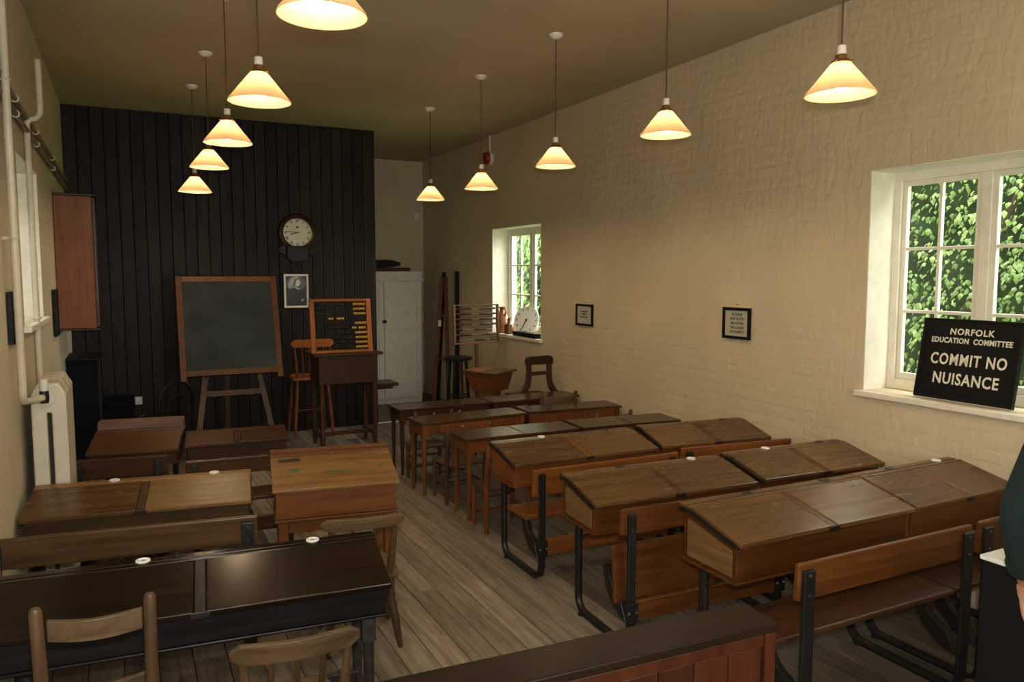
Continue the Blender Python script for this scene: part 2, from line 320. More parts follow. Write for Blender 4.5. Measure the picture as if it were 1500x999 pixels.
# painted bricks of the right wall: real, slightly proud, nearest 300 as pieces
def brick_mesh(L, H, T, seed):
    rnd = random.Random(seed); e = 0.015
    j = lambda s: rnd.uniform(-s, s)
    vs = [(0, -L / 2, -H / 2), (0, L / 2, -H / 2), (0, L / 2, H / 2), (0, -L / 2, H / 2)]
    vs += [(-T + j(T * .8), sy * (L / 2 - e - abs(j(.003))), sz * (H / 2 - e - abs(j(.003)))) for sy, sz in ((-1, -1), (1, -1), (1, 1), (-1, 1))]
    m = MB().add(vs, [(4, 5, 6, 7), (0, 1, 5, 4), (1, 2, 6, 5), (2, 3, 7, 6), (3, 0, 4, 7)])
    return m
PITCH_L, PITCH_H = 0.228, 0.0755
cells = []
rowi = 0; z = PITCH_H / 2
while z < ZC - 0.03:
    y = YN + (PITCH_L / 2 if rowi % 2 else 0) + 0.05
    while y < YF - 0.12:
        hl, hh = 0.109, 0.034
        ok = all(not (y + hl > o[0] - 0.01 and y - hl < o[1] + 0.01 and z + hh > o[2] - 0.045 and z - hh < o[3] + 0.01) for o in WR)
        if ok and y > 0.6: cells.append((y, z))
        y += PITCH_L
    z += PITCH_H; rowi += 1
pick = [c for c in cells if 2.3 < c[0] < 6.6 and 0.62 < c[1] < 1.62]
pick.sort(key=lambda c: c[0] + abs(c[1] - 1.0) * 1.5); pick = pick[:290]; ps = set(pick)
bmv = [brick_mesh(0.217, 0.067, 0.0014, k).mesh('brick') for k in range(8)]
for k, (y, z) in enumerate(pick):
    inst('brick', bmv[k % 8], 'wall_paint', wall_right, (XR, y + random.uniform(-.004, .004), z))
rest = MB()
for k, (y, z) in enumerate(cells):
    if (y, z) in ps: continue
    b = brick_mesh(0.217, 0.067, 0.0008, k); rest.add([(p[0] + XR, p[1] + y, p[2] + z) for p in b.v], b.f)
o = rest.build('brickwork', 'wall_paint', wall_right); o['kind'] = 'stuff'
# floor planks
floor = struct(box('floor', 'dark_lino', None, XL - 0.3, XR + 0.3, YN - 0.2, YF + 0.2, -0.08, -0.022, 0))
x = XL; PW = 0.137; k = 0
while x < XR - 0.01:
    x1 = min(x + PW, XR); y = YN
    cuts = [YN] + sorted(random.uniform(0.3, 8.0) for _ in range(2)) + [YP]
    for a, b in zip(cuts, cuts[1:]):
        if b - a < 0.08: continue
        dz = random.uniform(-0.0015, 0.0015)
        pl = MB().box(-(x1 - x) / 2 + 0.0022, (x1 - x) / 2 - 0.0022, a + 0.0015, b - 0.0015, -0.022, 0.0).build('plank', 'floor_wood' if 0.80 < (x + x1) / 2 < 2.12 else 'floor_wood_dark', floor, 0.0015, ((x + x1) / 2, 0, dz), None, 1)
    x = x1
box('lino', 'dark_lino', floor, 2.5, XR, YP + 0.04, YF, -0.022, 0.0, 0)
struct(box('trim_1', 'white_paint', None, 2.5, XR, YP, YP + 0.035, -0.02, 0.006, 0.002))
# matchboard partition: separate boards
part = struct(box('wall_back', 'dark_board', None, XL, 2.495, YP + 0.02, YP + 0.10, 0, ZC, 0))
struct(box('wall_return', 'left_paint', None, 2.40, 2.495, YP + 0.101, YF, 0, ZC, 0))
nb = 26; bw = (2.50 - XL) / nb
for i in range(nb):
    x0 = XL + i * bw
    m = MB().box(-bw / 2 + 0.002, bw / 2 - 0.002, -0.02, 0.0, 0.0, ZC)
    m.build('board', 'dark_board', part, 0.005, (x0 + bw / 2, YP + 0.02 + random.uniform(-0.002, 0.0), 0), None, 2)
box('corner_post', 'dark_board', part, 2.496, 2.52, YP - 0.002, YP + 0.10, 0, ZC, 0.003)
struct(box('baseboard_right', 'wall_paint', None, XR - 0.018, XR - 0.004, YN, YF, 0, 0.13, 0.004))
struct(box('trim_2', 'left_paint', None, 2.52, XR - 0.02, YF - 0.018, YF - 0.001, 2.09, 2.115, 0.004))

# windows
def window(name, xw, sgn, op, cols=2, rows=3):
    y0, y1, z0, z1 = op; xf = xw + sgn * 0.20
    root = struct(MB().box(min(xf, xf + sgn * 0.06), max(xf, xf + sgn * 0.06), y0, y0 + 0.05, z0, z1).box(min(xf, xf + sgn * 0.06), max(xf, xf + sgn * 0.06), y1 - 0.05, y1, z0, z1)
        .box(min(xf, xf + sgn * 0.06), max(xf, xf + sgn * 0.06), y0 + .05, y1 - .05, z1 - 0.055, z1).box(min(xf, xf + sgn * 0.06), max(xf, xf + sgn * 0.06), y0 + .05, y1 - .05, z0, z0 + 0.06).build(name, 'white_paint', None, 0.004))
    def bx(nm, a, b, c, d, t=0.03, off=0.015, mat='white_paint'):
        xa = xf + sgn * off; xb = xf + sgn * (off + t)
        return box(nm, mat, root, min(xa, xb), max(xa, xb), a, b, c, d, 0.003 if mat == 'white_paint' else 0)
    ym = (y0 + y1) / 2
    bx('mullion', ym - 0.028, ym + 0.028, z0 + .06, z1 - .055, 0.05, 0.005)
    for (a, b) in ((y0 + 0.05, ym - 0.028), (ym + 0.028, y1 - 0.05)):
        lo, hi = z0 + 0.06, z1 - 0.055; s = 0.03
        bx('sash_stile', a, a + s, lo, hi); bx('sash_stile', b - s, b, lo, hi); bx('sash_rail', a + s, b - s, hi - s, hi); bx('sash_rail', a + s, b - s, lo, lo + s + .01)
        a2, b2, l2, h2 = a + s, b - s, lo + s + .01, hi - s
        pw = (b2 - a2) / cols; ph = (h2 - l2) / rows
        for c in range(1, cols): bx('glazing_bar', a2 + c * pw - 0.009, a2 + c * pw + 0.009, l2, h2, 0.026, 0.016)
        for r in range(1, rows):
            for c in range(cols): bx('glazing_bar', a2 + c * pw + 0.009 * (c > 0), a2 + (c + 1) * pw - 0.009 * (c < cols - 1), l2 + r * ph - 0.009, l2 + r * ph + 0.009, 0.024, 0.017)
        for r in range(rows):
            for c in range(cols): bx('pane', a2 + c * pw + .005, a2 + (c + 1) * pw - .005, l2 + r * ph + .005, l2 + (r + 1) * ph - .005, 0.003, 0.028, 'window_glass')
    # sill board, projecting into the room, and clean white reveals
    xa, xb = xw - sgn * 0.035, xf
    box('window_sill', 'sill_paint', root, min(xa, xb), max(xa, xb), y0 - 0.04, y1 + 0.04, z0 - 0.035, z0 - 0.001, 0.006)
    for (ya, yb) in ((y0 - .001, y0 + 0.006), (y1 - 0.006, y1 + .001)):
        xa2, xb2 = xw + sgn * 0.002, xf; box('reveal', 'sill_paint', root, min(xa2, xb2), max(xa2, xb2), ya, yb, z0, z1, 0)
    box('reveal', 'sill_paint', root, min(xw + sgn * .002, xf), max(xw + sgn * .002, xf), y0 + .006, y1 - .006, z1 - 0.006, z1 + .001, 0)
    return root
window('window_1', XR, 1, WR[0]); window('window_2', XR, 1, WR[1])
window('window_3', XL, -1, WL[0]); window('window_4', XL, -1, WL[1])

# ------------------------------------------------------------------ pendant lamps
def shade_profile():
    return [(0.033, 0.128), (0.040, 0.122), (0.134, 0.006), (0.1365, 0.0), (0.1345, -0.001), (0.131, 0.005), (0.037, 0.118), (0.030, 0.124)]
shade_me = MB().lathe(shade_profile() + [shade_profile()[0]], 40, cap=False).mesh('shade')
bulb_me = MB().lathe([(0.001, 0.018), (0.012, 0.02), (0.022, 0.027), (0.030, 0.042), (0.031, 0.055), (0.026, 0.072), (0.016, 0.088), (0.013, 0.10), (0.001, 0.101)], 16, cap=False).mesh('bulb')
gal_me = MB().lathe([(0.020, 0.158), (0.023, 0.15), (0.023, 0.142), (0.036, 0.134), (0.039, 0.126), (0.034, 0.122), (0.015, 0.124)], 20).mesh('gallery')
cap_me = MB().lathe([(0.008, 0.196), (0.018, 0.192), (0.019, 0.16), (0.015, 0.156)], 16).mesh('bulb_holder')
rose_me = MB().lathe([(0.012, -0.032), (0.03, -0.026), (0.046, -0.012), (0.048, 0.0)], 20).mesh('ceiling_rose')
screw_me = MB().lathe([(0.001, -0.006), (0.005, -0.003), (0.005, 0.003), (0.001, 0.006)], 8).mesh('thumb_screw')
lampL = [(0.565, 2.40, 2.482), (0.562, 3.60, 2.462), (0.560, 4.75, 2.455), (0.575, 6.02, 2.472), (0.560, 7.10, 2.40)]
lampR = [(2.585, 2.21, 2.415), (2.63, 3.38, 2.447), (2.61, 4.53, 2.422), (2.605, 5.72, 2.392), (2.66, 7.02, 2.418)]
lamp_labels = ['lit cone pendant lamp at the top edge, cut off, nearest of the left row', 'lit cone pendant lamp of the left row, second from the camera', 'lit cone pendant lamp of the left row, middle of its five',
    'lit cone pendant lamp of the left row, second from the dark boarding', 'lit cone pendant lamp of the left row, lowest and nearest the dark boarding',
    'lit cone pendant lamp of the right row, largest, nearest the big window', 'lit cone pendant lamp of the right row, second from the camera', 'lit cone pendant lamp of the right row, middle of its five',
    'lit cone pendant lamp of the right row, hanging just below the red bell', 'lit cone pendant lamp of the right row, smallest, in front of the white cupboard alcove']
for (x, y, z), lb in zip(lampL + lampR, lamp_labels):
    t = thing('pendant_lamp', lb, 'lamp', (x, y, z), random.uniform(0, 360), 'two rows of milk glass pendant lamps')
    inst('shade', shade_me, 'shade_glass', t); inst('bulb', bulb_me, 'bulb_lit', t)
    g = inst('gallery', gal_me, 'brass', t)
    for k in range(3): a = k * 2.094; inst('thumb_screw', screw_me, 'brass', g, (0.040 * math.cos(a), 0.040 * math.sin(a), 0.131), (0, R(90), a))
    inst('bulb_holder', cap_me, 'plastic_white', t)
    MB().tube([(0, 0, 0.19), (0, 0, ZC - z - 0.02)], 0.0035, 8).build('cord', 'cord_brown', t)
    inst('ceiling_rose', rose_me, 'plastic_white', t, (0, 0, ZC - z))

# ------------------------------------------------------------------ school desks
def desk(name, label, fl, fr, zf, d=0.34, rise=0.065, hf=0.135, lids=2, bench=None, body='desk_oak', lid='desk_lid', ledge=0.075, wells=('dark', 'dark'),
         frame='iron', legs='sled', lid_mats=None, end='pale_end', cat='desk', group='sloping school desks', post_x=0.06, over=0.02, ledge_mat=None):
    """a sloping desk; fl / fr are the floor positions under the two ends of its front edge"""
    fl = Vector(fl); fr = Vector(fr); L = (fr - fl).length; a = math.degrees(math.atan2(fr.y - fl.y, fr.x - fl.x)); mid = (fl + fr) / 2
    t = thing(name, label, cat, (mid.x, mid.y, 0), a, group); h = L / 2; zb = zf + rise; zbot = zf - hf
    # box body
    e = 0.014
    sl = rise / (d - ledge)
    MB().prism([(e, zbot), (d - e, zbot), (d - e, zb - 0.024), (d - ledge, zb - 0.024), (e, zf - 0.022)], -h + e, h - e).build('desk_box', body, t, 0.004)
    box('bottom_moulding', body, t, -h + e - .006, h - e + .006, e - .006, d - e + .006, zbot - 0.012, zbot, 0.004)
    for s in (-1, 1):
        x = s * (h - e)
        MB().prism([(e + .02, zbot + .015), (d - e - .03, zbot + .015), (d - e - .03, zb - 0.055), (e + .02, zf - 0.045)], min(x, x + s * .004), max(x, x + s * .004)).build('end_panel', end, t, 0.002)
        MB().prism([(-.004, zf - .030), (d - ledge, zb - .030), (d, zb - .030), (d, zb - .012), (d - ledge, zb - .012), (-.004, zf - .012)], min(x + s * .002, x + s * .016), max(x + s * .002, x + s * .016)).build('edge_strip', 'iron', t, 0.002)
    # ledge with groove and wells, lids and dividers
    lg = MB().box(-h, h, d - ledge, d - ledge + 0.024, zb - 0.022, zb).box(-h, h, d - ledge + .034, d, zb - 0.022, zb).box(-h, h, d - ledge + .024, d - ledge + .034, zb - 0.022, zb - 0.006).build('ledge', ledge_mat or lid, t, 0.002)
    dv = 0.034; nd = lids - 1; w = (L - nd * dv) / lids; x = -h
    for i in range(lids):
        g = 0.0025
        m = MB().prism([(-over, zf - 0.020), (d - ledge - .003, zb - 0.020), (d - ledge - .003, zb), (-over, zf)], x + g, x + w - g)
        m.build('lid', (lid_mats or [lid] * lids)[i], t, 0.004)
        if i < nd: MB().prism([(-over + .004, zf - 0.022), (d - ledge - .003, zb - 0.021), (d - ledge - .003, zb - .002), (-over + .004, zf - .002)], x + w, x + w + dv).build('divider', body, t, 0.002); box('lock_plate', 'iron', t, x + w - .012, x + w + dv + .012, -over - .003, -over + .004, zf - .022, zf - .004, 0.001)
        if wells and i < len(wells) and wells[i]:
            cx = x + w * (0.72 if i % 2 == 0 else 0.62); cy = d - ledge / 2 + .012
            if wells[i] == 'china':
                iw = MB().lathe([(0.0005, 0.003), (0.014, 0.003), (0.019, 0.006), (0.024, 0.005), (0.025, 0.0)], 18, (cx, cy, zb)).build('inkwell', 'china', t)
                MB().lathe([(0.0005, 0.0036), (0.006, 0.0034)], 12, (cx, cy, zb), cap=False).build('ink_hole', 'steel', iw)
            else:
                iw = MB().lathe([(0.012, 0.0012), (0.023, 0.0025), (0.024, 0.0)], 18, (cx, cy, zb)).build('inkwell', 'iron', t)
        x += w + dv
    # iron frames
    yp = d * 0.72
    if legs == 'sled':
        by = bench['y']; zt = bench['top']
        for s in (-1, 1):
            fx = s * (h - post_x); r = 0.07; b = by
            pw = bench.get('pw', .02)
            path = [(fx, yp, zbot - .008), (fx, yp, r + .016)] + arc((yp - r, r + .016), r, 0, -90, 6, 'yz', fx) + [(fx, b + .04, .016)]
            MB().tube(path, 0.0195, 8).build('iron_frame', frame, t)
            pp = [(fx, b + .05, .012), (fx, b - .005, .03), (fx, b - .022, .08), (fx, b - .026, .2), (fx, b - .028, zt - .025)]
            out = [(q[1] - .006, q[2]) for q in pp] + [(q[1] + .010, q[2] + .004) for q in reversed(pp)]
            MB().prism(out, fx - pw, fx + pw).build('bench_post', frame, t, .003)
            for q in (.03, bench['bh'] - .035): MB().lathe([(0.007, 0), (0.005, 0.005)], 8, (fx, b - .033, zt - q - .01), 'y').build('bolt', 'iron_grey', t)
            MB().beam((fx, yp - .012, zbot - .10), (fx, yp - .17, zbot - .008), 0.010, 0.016, (1, 0, 0)).build('brace', frame, t, 0.002)
            MB().lathe([(0.026, 0), (0.024, 0.014), (0.015, 0.018)], 12, (fx, yp - .05, 0)).build('foot', frame, t)
            sc_ = bench['seat'] - .026; cc = (b - .014, sc_)
            oa = [p[1:] for p in arc(cc, .205, 0, -88, 9, 'yz')]; ia = [p[1:] for p in arc((cc[0] + .03, cc[1]), .125, -80, 0, 8, 'yz')]
            MB().prism(oa + ia, fx - .017, fx + .017).build('seat_bracket', frame, t, .004)
            if bench.get('nos'): continue
            pl = box('stretcher_plate', 'iron', t, fx - .03, fx + .03, b - .042, b - .034, .15, .24, 0.003)
            for q in (-1, 1): MB().lathe([(0.006, 0), (0.004, 0.004)], 8, (fx + q * .02, b - .042, .195), 'y').build('bolt', 'steel', pl)
        hb = h + bench.get('xover', -.01)
        z1 = bench['top']; z0 = z1 - bench['bh']
        MB().prism([(b - .016, z0), (b - .030 + .042, z0), (b + .004, z1), (b - .018, z1)], -hb, hb).build('backrest', bench.get('mat', body), t, 0.008, seg=3)
        sz = bench['seat']
        if bench.get('fold'):
            MB().beam((0, b + .055, sz - .16), (0, b + .085, sz + .10), L - .04, 0.024, (0, 1, 0)).build('seat', bench.get('mat', body), t, 0.006)
        else:
            MB().box(-h + .0, h - .0, b + .055, b + .055 + bench.get('sd', .24), sz - .024, sz).build('seat', bench.get('smat', body), t, 0.007, seg=3)
        if not bench.get('nos'): MB().box(-h + post_x + .025, h - post_x - .025, b - .03, b - .006, .15, .24).build('stretcher', body, t, 0.004)
    else:
        for s in (-1, 1):
            for yy in (0.05, d - .05):
                fx = s * (h - post_x)
                if legs == 'post':
                    MB().box(fx - .024, fx + .024, yy - .024, yy + .024, zbot - .10, zbot - .008).tube([(fx, yy, zbot - .09), (fx, yy, .02), (fx, yy, 0)], [0.021, 0.018, 0.02], 10).build('leg', frame, t)
                else:
                    MB().beam((fx, yy, 0), (fx, yy, zbot - .008), 0.045).build('leg', frame, t, 0.003)
            box('side_rail', frame, t, fx - .012, fx + .012, .07, d - .07, .12, .16, 0.003)
        box('stretcher', frame, t, -h + post_x, h - post_x, d - .07, d - .04, .12, .165, 0.003)
    return t
def B(y, top, bh, seat, **k): return dict(y=y, top=top, bh=bh, seat=seat, **k)
G = 'sloping school desks'
XE = XR - 0.035
desk('school_desk', 'orange bodied double desk on an iron frame, just in front of the split topped tables', (1.935, 3.82), (2.945, 3.815), 0.622, bench=B(-.205, .635, .15, .36, mat='desk_orange'), body='desk_orange', lid='desk_lid', wells=('china', 'dark'), end='desk_orange')
desk('school_desk', 'double lidded oak desk with orange bench back, its end against the brick wall', (2.965, 3.80), (XE, 3.70), 0.632, bench=B(-.205, .66, .15, .36, mat='desk_orange'), body='desk_oak', lid='desk_lid', wells=(None, 'dark'))
desk('school_desk', 'double oak desk with pale panelled end, its bench seat folded up', (1.915, 2.955), (2.885, 2.905), 0.632, bench=B(-.215, .665, .12, .37, fold=1), body='desk_oak', lid='desk_lid', wells=('dark', 'china'), hf=.15)
desk('school_desk', 'double oak desk with a white inkwell, against the wall left of the big window', (2.915, 2.89), (XE, 2.85), 0.645, bench=B(-.215, .66, .12, .37, fold=1), body='desk_oak', lid='desk_lid', wells=('china', 'dark'))
desk('school_desk', 'nearest oak desk on the right, with a pale end panel and long bench', (2.02, 2.125), (3.02, 2.12), 0.692, bench=B(-.265, .70, .135, .40, xover=-.02, mat='desk_oak', smat='dull_brown', sd=.26, nos=1, pw=.027), body='desk_oak', lid='desk_lid', wells=('dark', 'dark'), hf=.165)
desk('school_desk', 'oak desk under the big window, beside the person and the white topped cabinet', (3.035, 2.125), (XE, 2.13), 0.692, bench=B(-.265, .70, .135, .40, xover=-.02, mat='desk_oak', smat='dull_brown', sd=.26, nos=1, pw=.027), body='desk_oak', lid='desk_lid', wells=('dark', 'china'), hf=.165)
# left block
desk('school_desk', 'double lidded brown desk with a wide bench back, left of the pine desk', (-0.465, 3.93), (0.505, 3.80), 0.62, bench=B(-.41, .665, .125, .36, xover=.02, pw=.026), post_x=.02, body='brown_oak', lid='old_pine', wells=('china', 'china'), lid_mats=['desk_lid', 'old_pine'], hf=.12, end='brown_oak')
t = desk('school_desk', 'short brown desk by the radiator with a worn pinkish ledge', (-0.262, 5.33), (0.262, 5.24), 0.60, d=.42, rise=.075, bench=B(-.42, .655, .12, .34), lids=1, ledge=.14, wells=(None,), lid='dull_brown', body='dull_brown', ledge_mat='pink_ledge', end='dull_brown', hf=.09)
box('raised_shelf', 'pink_ledge', t, -.26, .26, .315, .43, .676, .732, .006)
desk('school_desk', 'low double desk behind the pine desk, in front of the blackboard easel', (0.30, 5.30), (0.95, 5.25), 0.60, d=.30, rise=.035, bench=B(-.50, .61, .10, .34, xover=-.01), lids=2, wells=('dark', 'dark'), lid='dull_brown', body='dull_brown', end='dull_brown', hf=.10)
desk('school_desk', 'long black painted desk with two white inkwells and worn dark lids', (-0.45, 2.655), (0.80, 2.54), 0.622, d=.34, rise=.07, legs='post', body='black_wood', lid='ebony_lid', wells=('china', 'china'), frame='iron_grey', hf=.125, end='black_wood', over=.03, post_x=.075)
# the single pine desk with ink stains
t = thing('pine_desk', 'single worn pine desk with ink stained lid and reddish front', 'desk', (0.909, 3.752, 0), -8.0)
L = .625; h = L / 2; d = .37; zf = .65; zb = .735
MB().prism([(.012, zf - .16), (d, zf - .16), (d, zb - .02), (.012, zf - .02)], -h + .015, h - .015).build('desk_box', 'red_pine', t, .004)
MB().prism([(-.018, zf - .018), (d - .05, zb - .018), (d - .05, zb), (-.018, zf)], -h, h).build('lid', 'old_pine', t, .005)
box('ledge', 'red_pine', t, -h, h, d - .048, d + .02, zb - .02, zb + .008, .003)
box('ledge_lip', 'red_pine', t, -h, h, d + .008, d + .02, zb + .008, zb + .028, .002)
box('bottom_moulding', 'red_pine', t, -h + .008, h - .008, .004, d + .008, zf - .175, zf - .16, .004)
plain('ink_stain', (0.055, 0.085, 0.05), 0.4)
def blob(cx, cy, rx, ry, seed):
    rnd = random.Random(seed); n = 18; sl = (zb - zf) / (d - .032); pts = []
    for k in range(n):
        a = 2 * math.pi * k / n; q = rnd.uniform(.55, 1.1); y = cy + ry * q * math.sin(a); pts.append((cx + rx * q * math.cos(a), y, zf + (y + .018) * sl + .0006))
    MB().add(pts, [tuple(range(n))]).build('ink_stain', 'ink_stain', t)
blob(0.02, .13, .11, .014, 1); blob(-.20, .17, .035, .02, 2); blob(-.23, .11, .02, .012, 3); blob(.14, .2, .05, .008, 4); blob(.20, .285, .06, .007, 6); blob(.24, .16, .02, .02, 7)
hp = box('hinge', 'iron', t, -h - .006, -h + .012, .24, .30, zb - .05, zb - .02, .002)
box('label_plate', 'photo_dark', t, -h + .04, -h + .15, d - .11, d - .075, zb - .0075, zb - .0045, .001)
for sx in (-1, 1):
    for yy in (.05, d - .03):
        MB().beam((sx * (h - .05), yy, 0), (sx * (h - .05), yy, zf - .17), .048).build('leg', 'red_pine', t, .003)
    box('side_rail', 'red_pine', t, sx * (h - .05) - .012, sx * (h - .05) + .012, .07, d - .05, .14, .20, .003)
box('foot_rail', 'red_pine', t, -h + .07, h - .07, d - .06, d - .03, .14, .20, .003)
box('apron', 'red_pine', t, -h + .075, h - .075, .04, .06, zf - .24, zf - .175, .003)

# ------------------------------------------------------------------ drawer tables
def table(label, fl, fr, z, d, top='table_top', leg='table_leg', split=False, knobs=True):
    fl = Vector(fl); fr = Vector(fr); L = (fr - fl).length; a = math.degrees(math.atan2(fr.y - fl.y, fr.x - fl.x)); mid = (fl + fr) / 2; h = L / 2
    t = thing('school_table', label, 'table', (mid.x, mid.y, 0), a, 'narrow drawer tables')
    if split:
        for s in (-1, 1):
            x0, x1 = sorted((s * .006, s * h)); box('top_leaf', top, t, x0, x1, 0, d, z - .02, z, .004)
        box('divider', top, t, -.006, .006, .002, d, z - .021, z - .003, 0)
    else: box('top', top, t, -h, h, 0, d, z - .02, z, .004)
    az = z - .02 - .085
    box('apron', leg, t, -h + .06, h - .06, .022, .04, az, z - .02, .002); box('apron', leg, t, -h + .06, h - .06, d - .04, d - .022, az, z - .02, .002)
    for s in (-1, 1): box('side_apron', leg, t, min(s * (h - .022), s * (h - .04)), max(s * (h - .022), s * (h - .04)), .06, d - .06, az, z - .02, .002)
    for s in (-1, 1):
        for yy in (.038, d - .038):
            x = s * (h - .038)
            lm = MB().box(x - .022, x + .022, yy - .022, yy + .022, az - .02, z - .02)
            lm.lathe([(0.019, az - .02), (0.021, az - .035), (0.016, az - .05), (0.0195, az - .07), (0.0155, .12), (0.0125, .045), (0.0155, .03), (0.0165, .012), (0.012, 0)], 12, (x, yy, 0)); lm.build('leg', leg, t)
    if knobs:
        dr = box('drawer', leg, t, -h + .16, h - .16, .010, .022, az + .012, z - .032, .002)
        for s in (-.12, .12): MB().lathe([(0.004, 0), (0.004, .006), (0.011, .012), (0.009, .02), (0.002, .022)], 12, (s * 1.0, .010, az + .05), 'y').build('knob', 'steel', dr)
    return t
table('drawer table at the back, left one, in front of the white cupboard', (2.005, 6.08), (2.865, 6.09), .57, .30, leg='table_leg_dark')
table('drawer table at the back, right one, in front of the dark rail backed chair', (2.885, 6.09), (XE, 6.09), .57, .30, leg='table_leg_dark')
table('drawer table in the second row from the back, left one, with bright orange legs', (1.965, 5.43), (2.90, 5.48), .572, .30)
table('drawer table in the second row from the back, right one, touching the brick wall', (2.915, 5.485), (XE, 5.40), .575, .30, knobs=False)
table('split topped table on the left, just behind the orange iron framed desk', (2.025, 4.715), (2.93, 4.70), .582, .31, split=True, knobs=False)
table('split topped table with its end against the brick wall', (2.945, 4.695), (XE, 4.61), .586, .31, split=True, knobs=False, top='table_top')

# ------------------------------------------------------------------ chairs
def ladder_chair(label, loc, rz, w=.36, d=.32, seat=.33, top=.60, mat='chair_post', smat='chair_grey', rails=2, group='small wooden chairs', lean=.05, rh=.06, name='ladder_back_chair', thick=1.0):
    t = thing(name, label, 'chair', loc, rz, group); h = w / 2
    for s in (-1, 1):
        MB().tube([(s * h, 0, 0), (s * h, 0, seat), (s * (h + .005), -lean * .6, (seat + top) / 2), (s * (h + .008), -lean, top - .01), (s * (h + .008), -lean, top)], [q * thick for q in (.016, .019, .018, .0165, .012)], 10).build('back_post', mat, t)
        MB().tube([(s * h * .95, d, 0), (s * h * .95, d, seat - .02)], [.015, .018], 10).build('front_leg', mat, t)
        MB().tube([(s * h, 0, seat * .45), (s * h * .95, d, seat * .45)], .010, 8).build('side_rung', mat, t)
    for zz in (.3, .6): MB().tube([(-h, d, seat * zz), (h, d, seat * zz)], .010, 8).build('front_rung', mat, t)
    MB().tube([(-h, 0, seat * .5), (h, 0, seat * .5)], .010, 8).build('back_rung', mat, t)
    box('seat', smat, t, -h - .005, h + .005, -.012, d + .025, seat - .022, seat, .007)
    for k in range(rails):
        zt = top - .04 - k * (top - seat - .1) / max(1, rails) ; f = (zt - seat) / (top - seat); yy = -lean * f
        n = 8; pts = [(-h + .012 + (w - .024) * i / n, yy + .014 - .03 * math.sin(math.pi * i / n)) for i in range(n + 1)]
        MB().prism([(p[0], p[1] - .008) for p in pts] + [(p[0], p[1] + .008) for p in reversed(pts)], zt - rh, zt, 'z').build('back_rail', smat, t, .003)
    return t
def spindle_chair(label, loc, rz, w=.36, d=.36, seat=.40, top=.78, mat='chair_grey', lmat='chair_post', n=4, rail_h=.07, group='spindle back kitchen chairs', name='spindle_back_chair', lean=.09, broad=False):
    t = thing(name, label, 'chair', loc, rz, group); h = w / 2
    pts = [(-h, -.01), (-h * 1.05, d * .5), (-h * .8, d), (h * .8, d), (h * 1.05, d * .5), (h, -.01), (h * .5, -.035), (-h * .5, -.035)]
    MB().prism(pts, seat - .03, seat, 'z').build('seat', mat, t, .008, seg=3)
    for s in (-1, 1):
        for yy, dy in ((.03, -.05), (d - .04, .05)):
            x = s * (h - .05); top_p = Vector((x, yy, seat - .02)); bot = Vector((x + s * .05, yy + dy, 0)); L_ = lambda f: tuple(top_p.lerp(bot, f))
            MB().tube([L_(0), L_(.15), L_(.3), L_(.36), L_(.42), L_(.7), L_(1)], [.014, .019, .021, .015, .021, .018, .012], 10).build('leg', lmat, t)
        MB().tube([(s * (h - .025), -.008, seat * .42), (s * (h - .025), d, seat * .42)], [.009, .009], 8).build('side_stretcher', lmat, t)
    MB().tube([(-h + .03, d * .5, seat * .42), (h - .03, d * .5, seat * .42)], .009, 8).build('cross_stretcher', lmat, t)
    m = 12; zt = top; W = h + (.02 if not broad else .05); c = []
    for i in range(m + 1):
        f = i / m; c.append((-W + 2 * W * f, -lean - .03 * math.sin(math.pi * f)))
    rail = MB(); prof = []
    vs = []; fs = []
    for i, (x, y) in enumerate(c):
        f = abs(2 * i / m - 1); q = rail_h / 2 * (1 if f < .8 else math.sqrt(max(.12, 1 - ((f - .8) / .2) ** 2)))
        for (yy, zz) in ((y - .010, zt - rail_h / 2 - q), (y + .010, zt - rail_h / 2 - q), (y + .010 - .006, zt - rail_h / 2 + q), (y - .010 - .006, zt - rail_h / 2 + q)): vs.append((x, yy, zz))
    for i in range(m):
        for k in range(4): fs.append((i * 4 + k, i * 4 + (k + 1) % 4, (i + 1) * 4 + (k + 1) % 4, (i + 1) * 4 + k))
    fs += [(0, 1, 2, 3), (m * 4 + 3, m * 4 + 2, m * 4 + 1, m * 4)]
    rail.add(vs, fs).build('top_rail', mat, t, .004)
    for i in range(n + 2):
        f = (i + .35) / (n + 1.7); x1 = -W * .95 + 2 * W * .95 * f; x0 = x1 * .86; y1 = -lean - .03 * math.sin(math.pi * f) ; z1 = zt - rail_h + .006; thick = i in (0, n + 1)
        p = Vector((x0, -.008, seat - .01)); q = Vector((x1, y1, z1)); L_ = lambda g: tuple(p.lerp(q, g))
        MB().tube([L_(0), L_(.25), L_(.55), L_(.8), L_(1)], [.009 + .006 * thick, .011 + .008 * thick, .009 + .008 * thick, .008 + .004 * thick, .007 + .003 * thick], 8).build('back_stick' if not thick else 'back_post', lmat, t)
    return t
ladder_chair('brown ladder back chair in the near left corner, at the black desk', (-.10, 2.17, 0), -6, w=.24, d=.34, seat=.42, top=.88, rails=2, rh=.055, mat='chair_post', smat='chair_grey', lean=.03, thick=.92)
spindle_chair('worn spindle back chair at the black desk, cut off by the bottom edge', (.385, 2.13, 0), -4, w=.31, d=.30, seat=.40, top=.715, n=3, rail_h=.06, lean=.05)
spindle_chair('worn spindle back chair at the pine desk, behind the black desk', (.90, 3.28, 0), -7, w=.33, d=.28, seat=.36, top=.64, n=2, rail_h=.055, lean=.04)
ladder_chair('small pale chair at the left back drawer table', (2.20, 5.83, 0), 0, w=.30, d=.19, seat=.30, top=.60)
ladder_chair('small pale chair at the right back drawer table, only its back showing', (3.42, 5.90, 0), 0, w=.33, d=.27, seat=.32, top=.655, rh=.10)
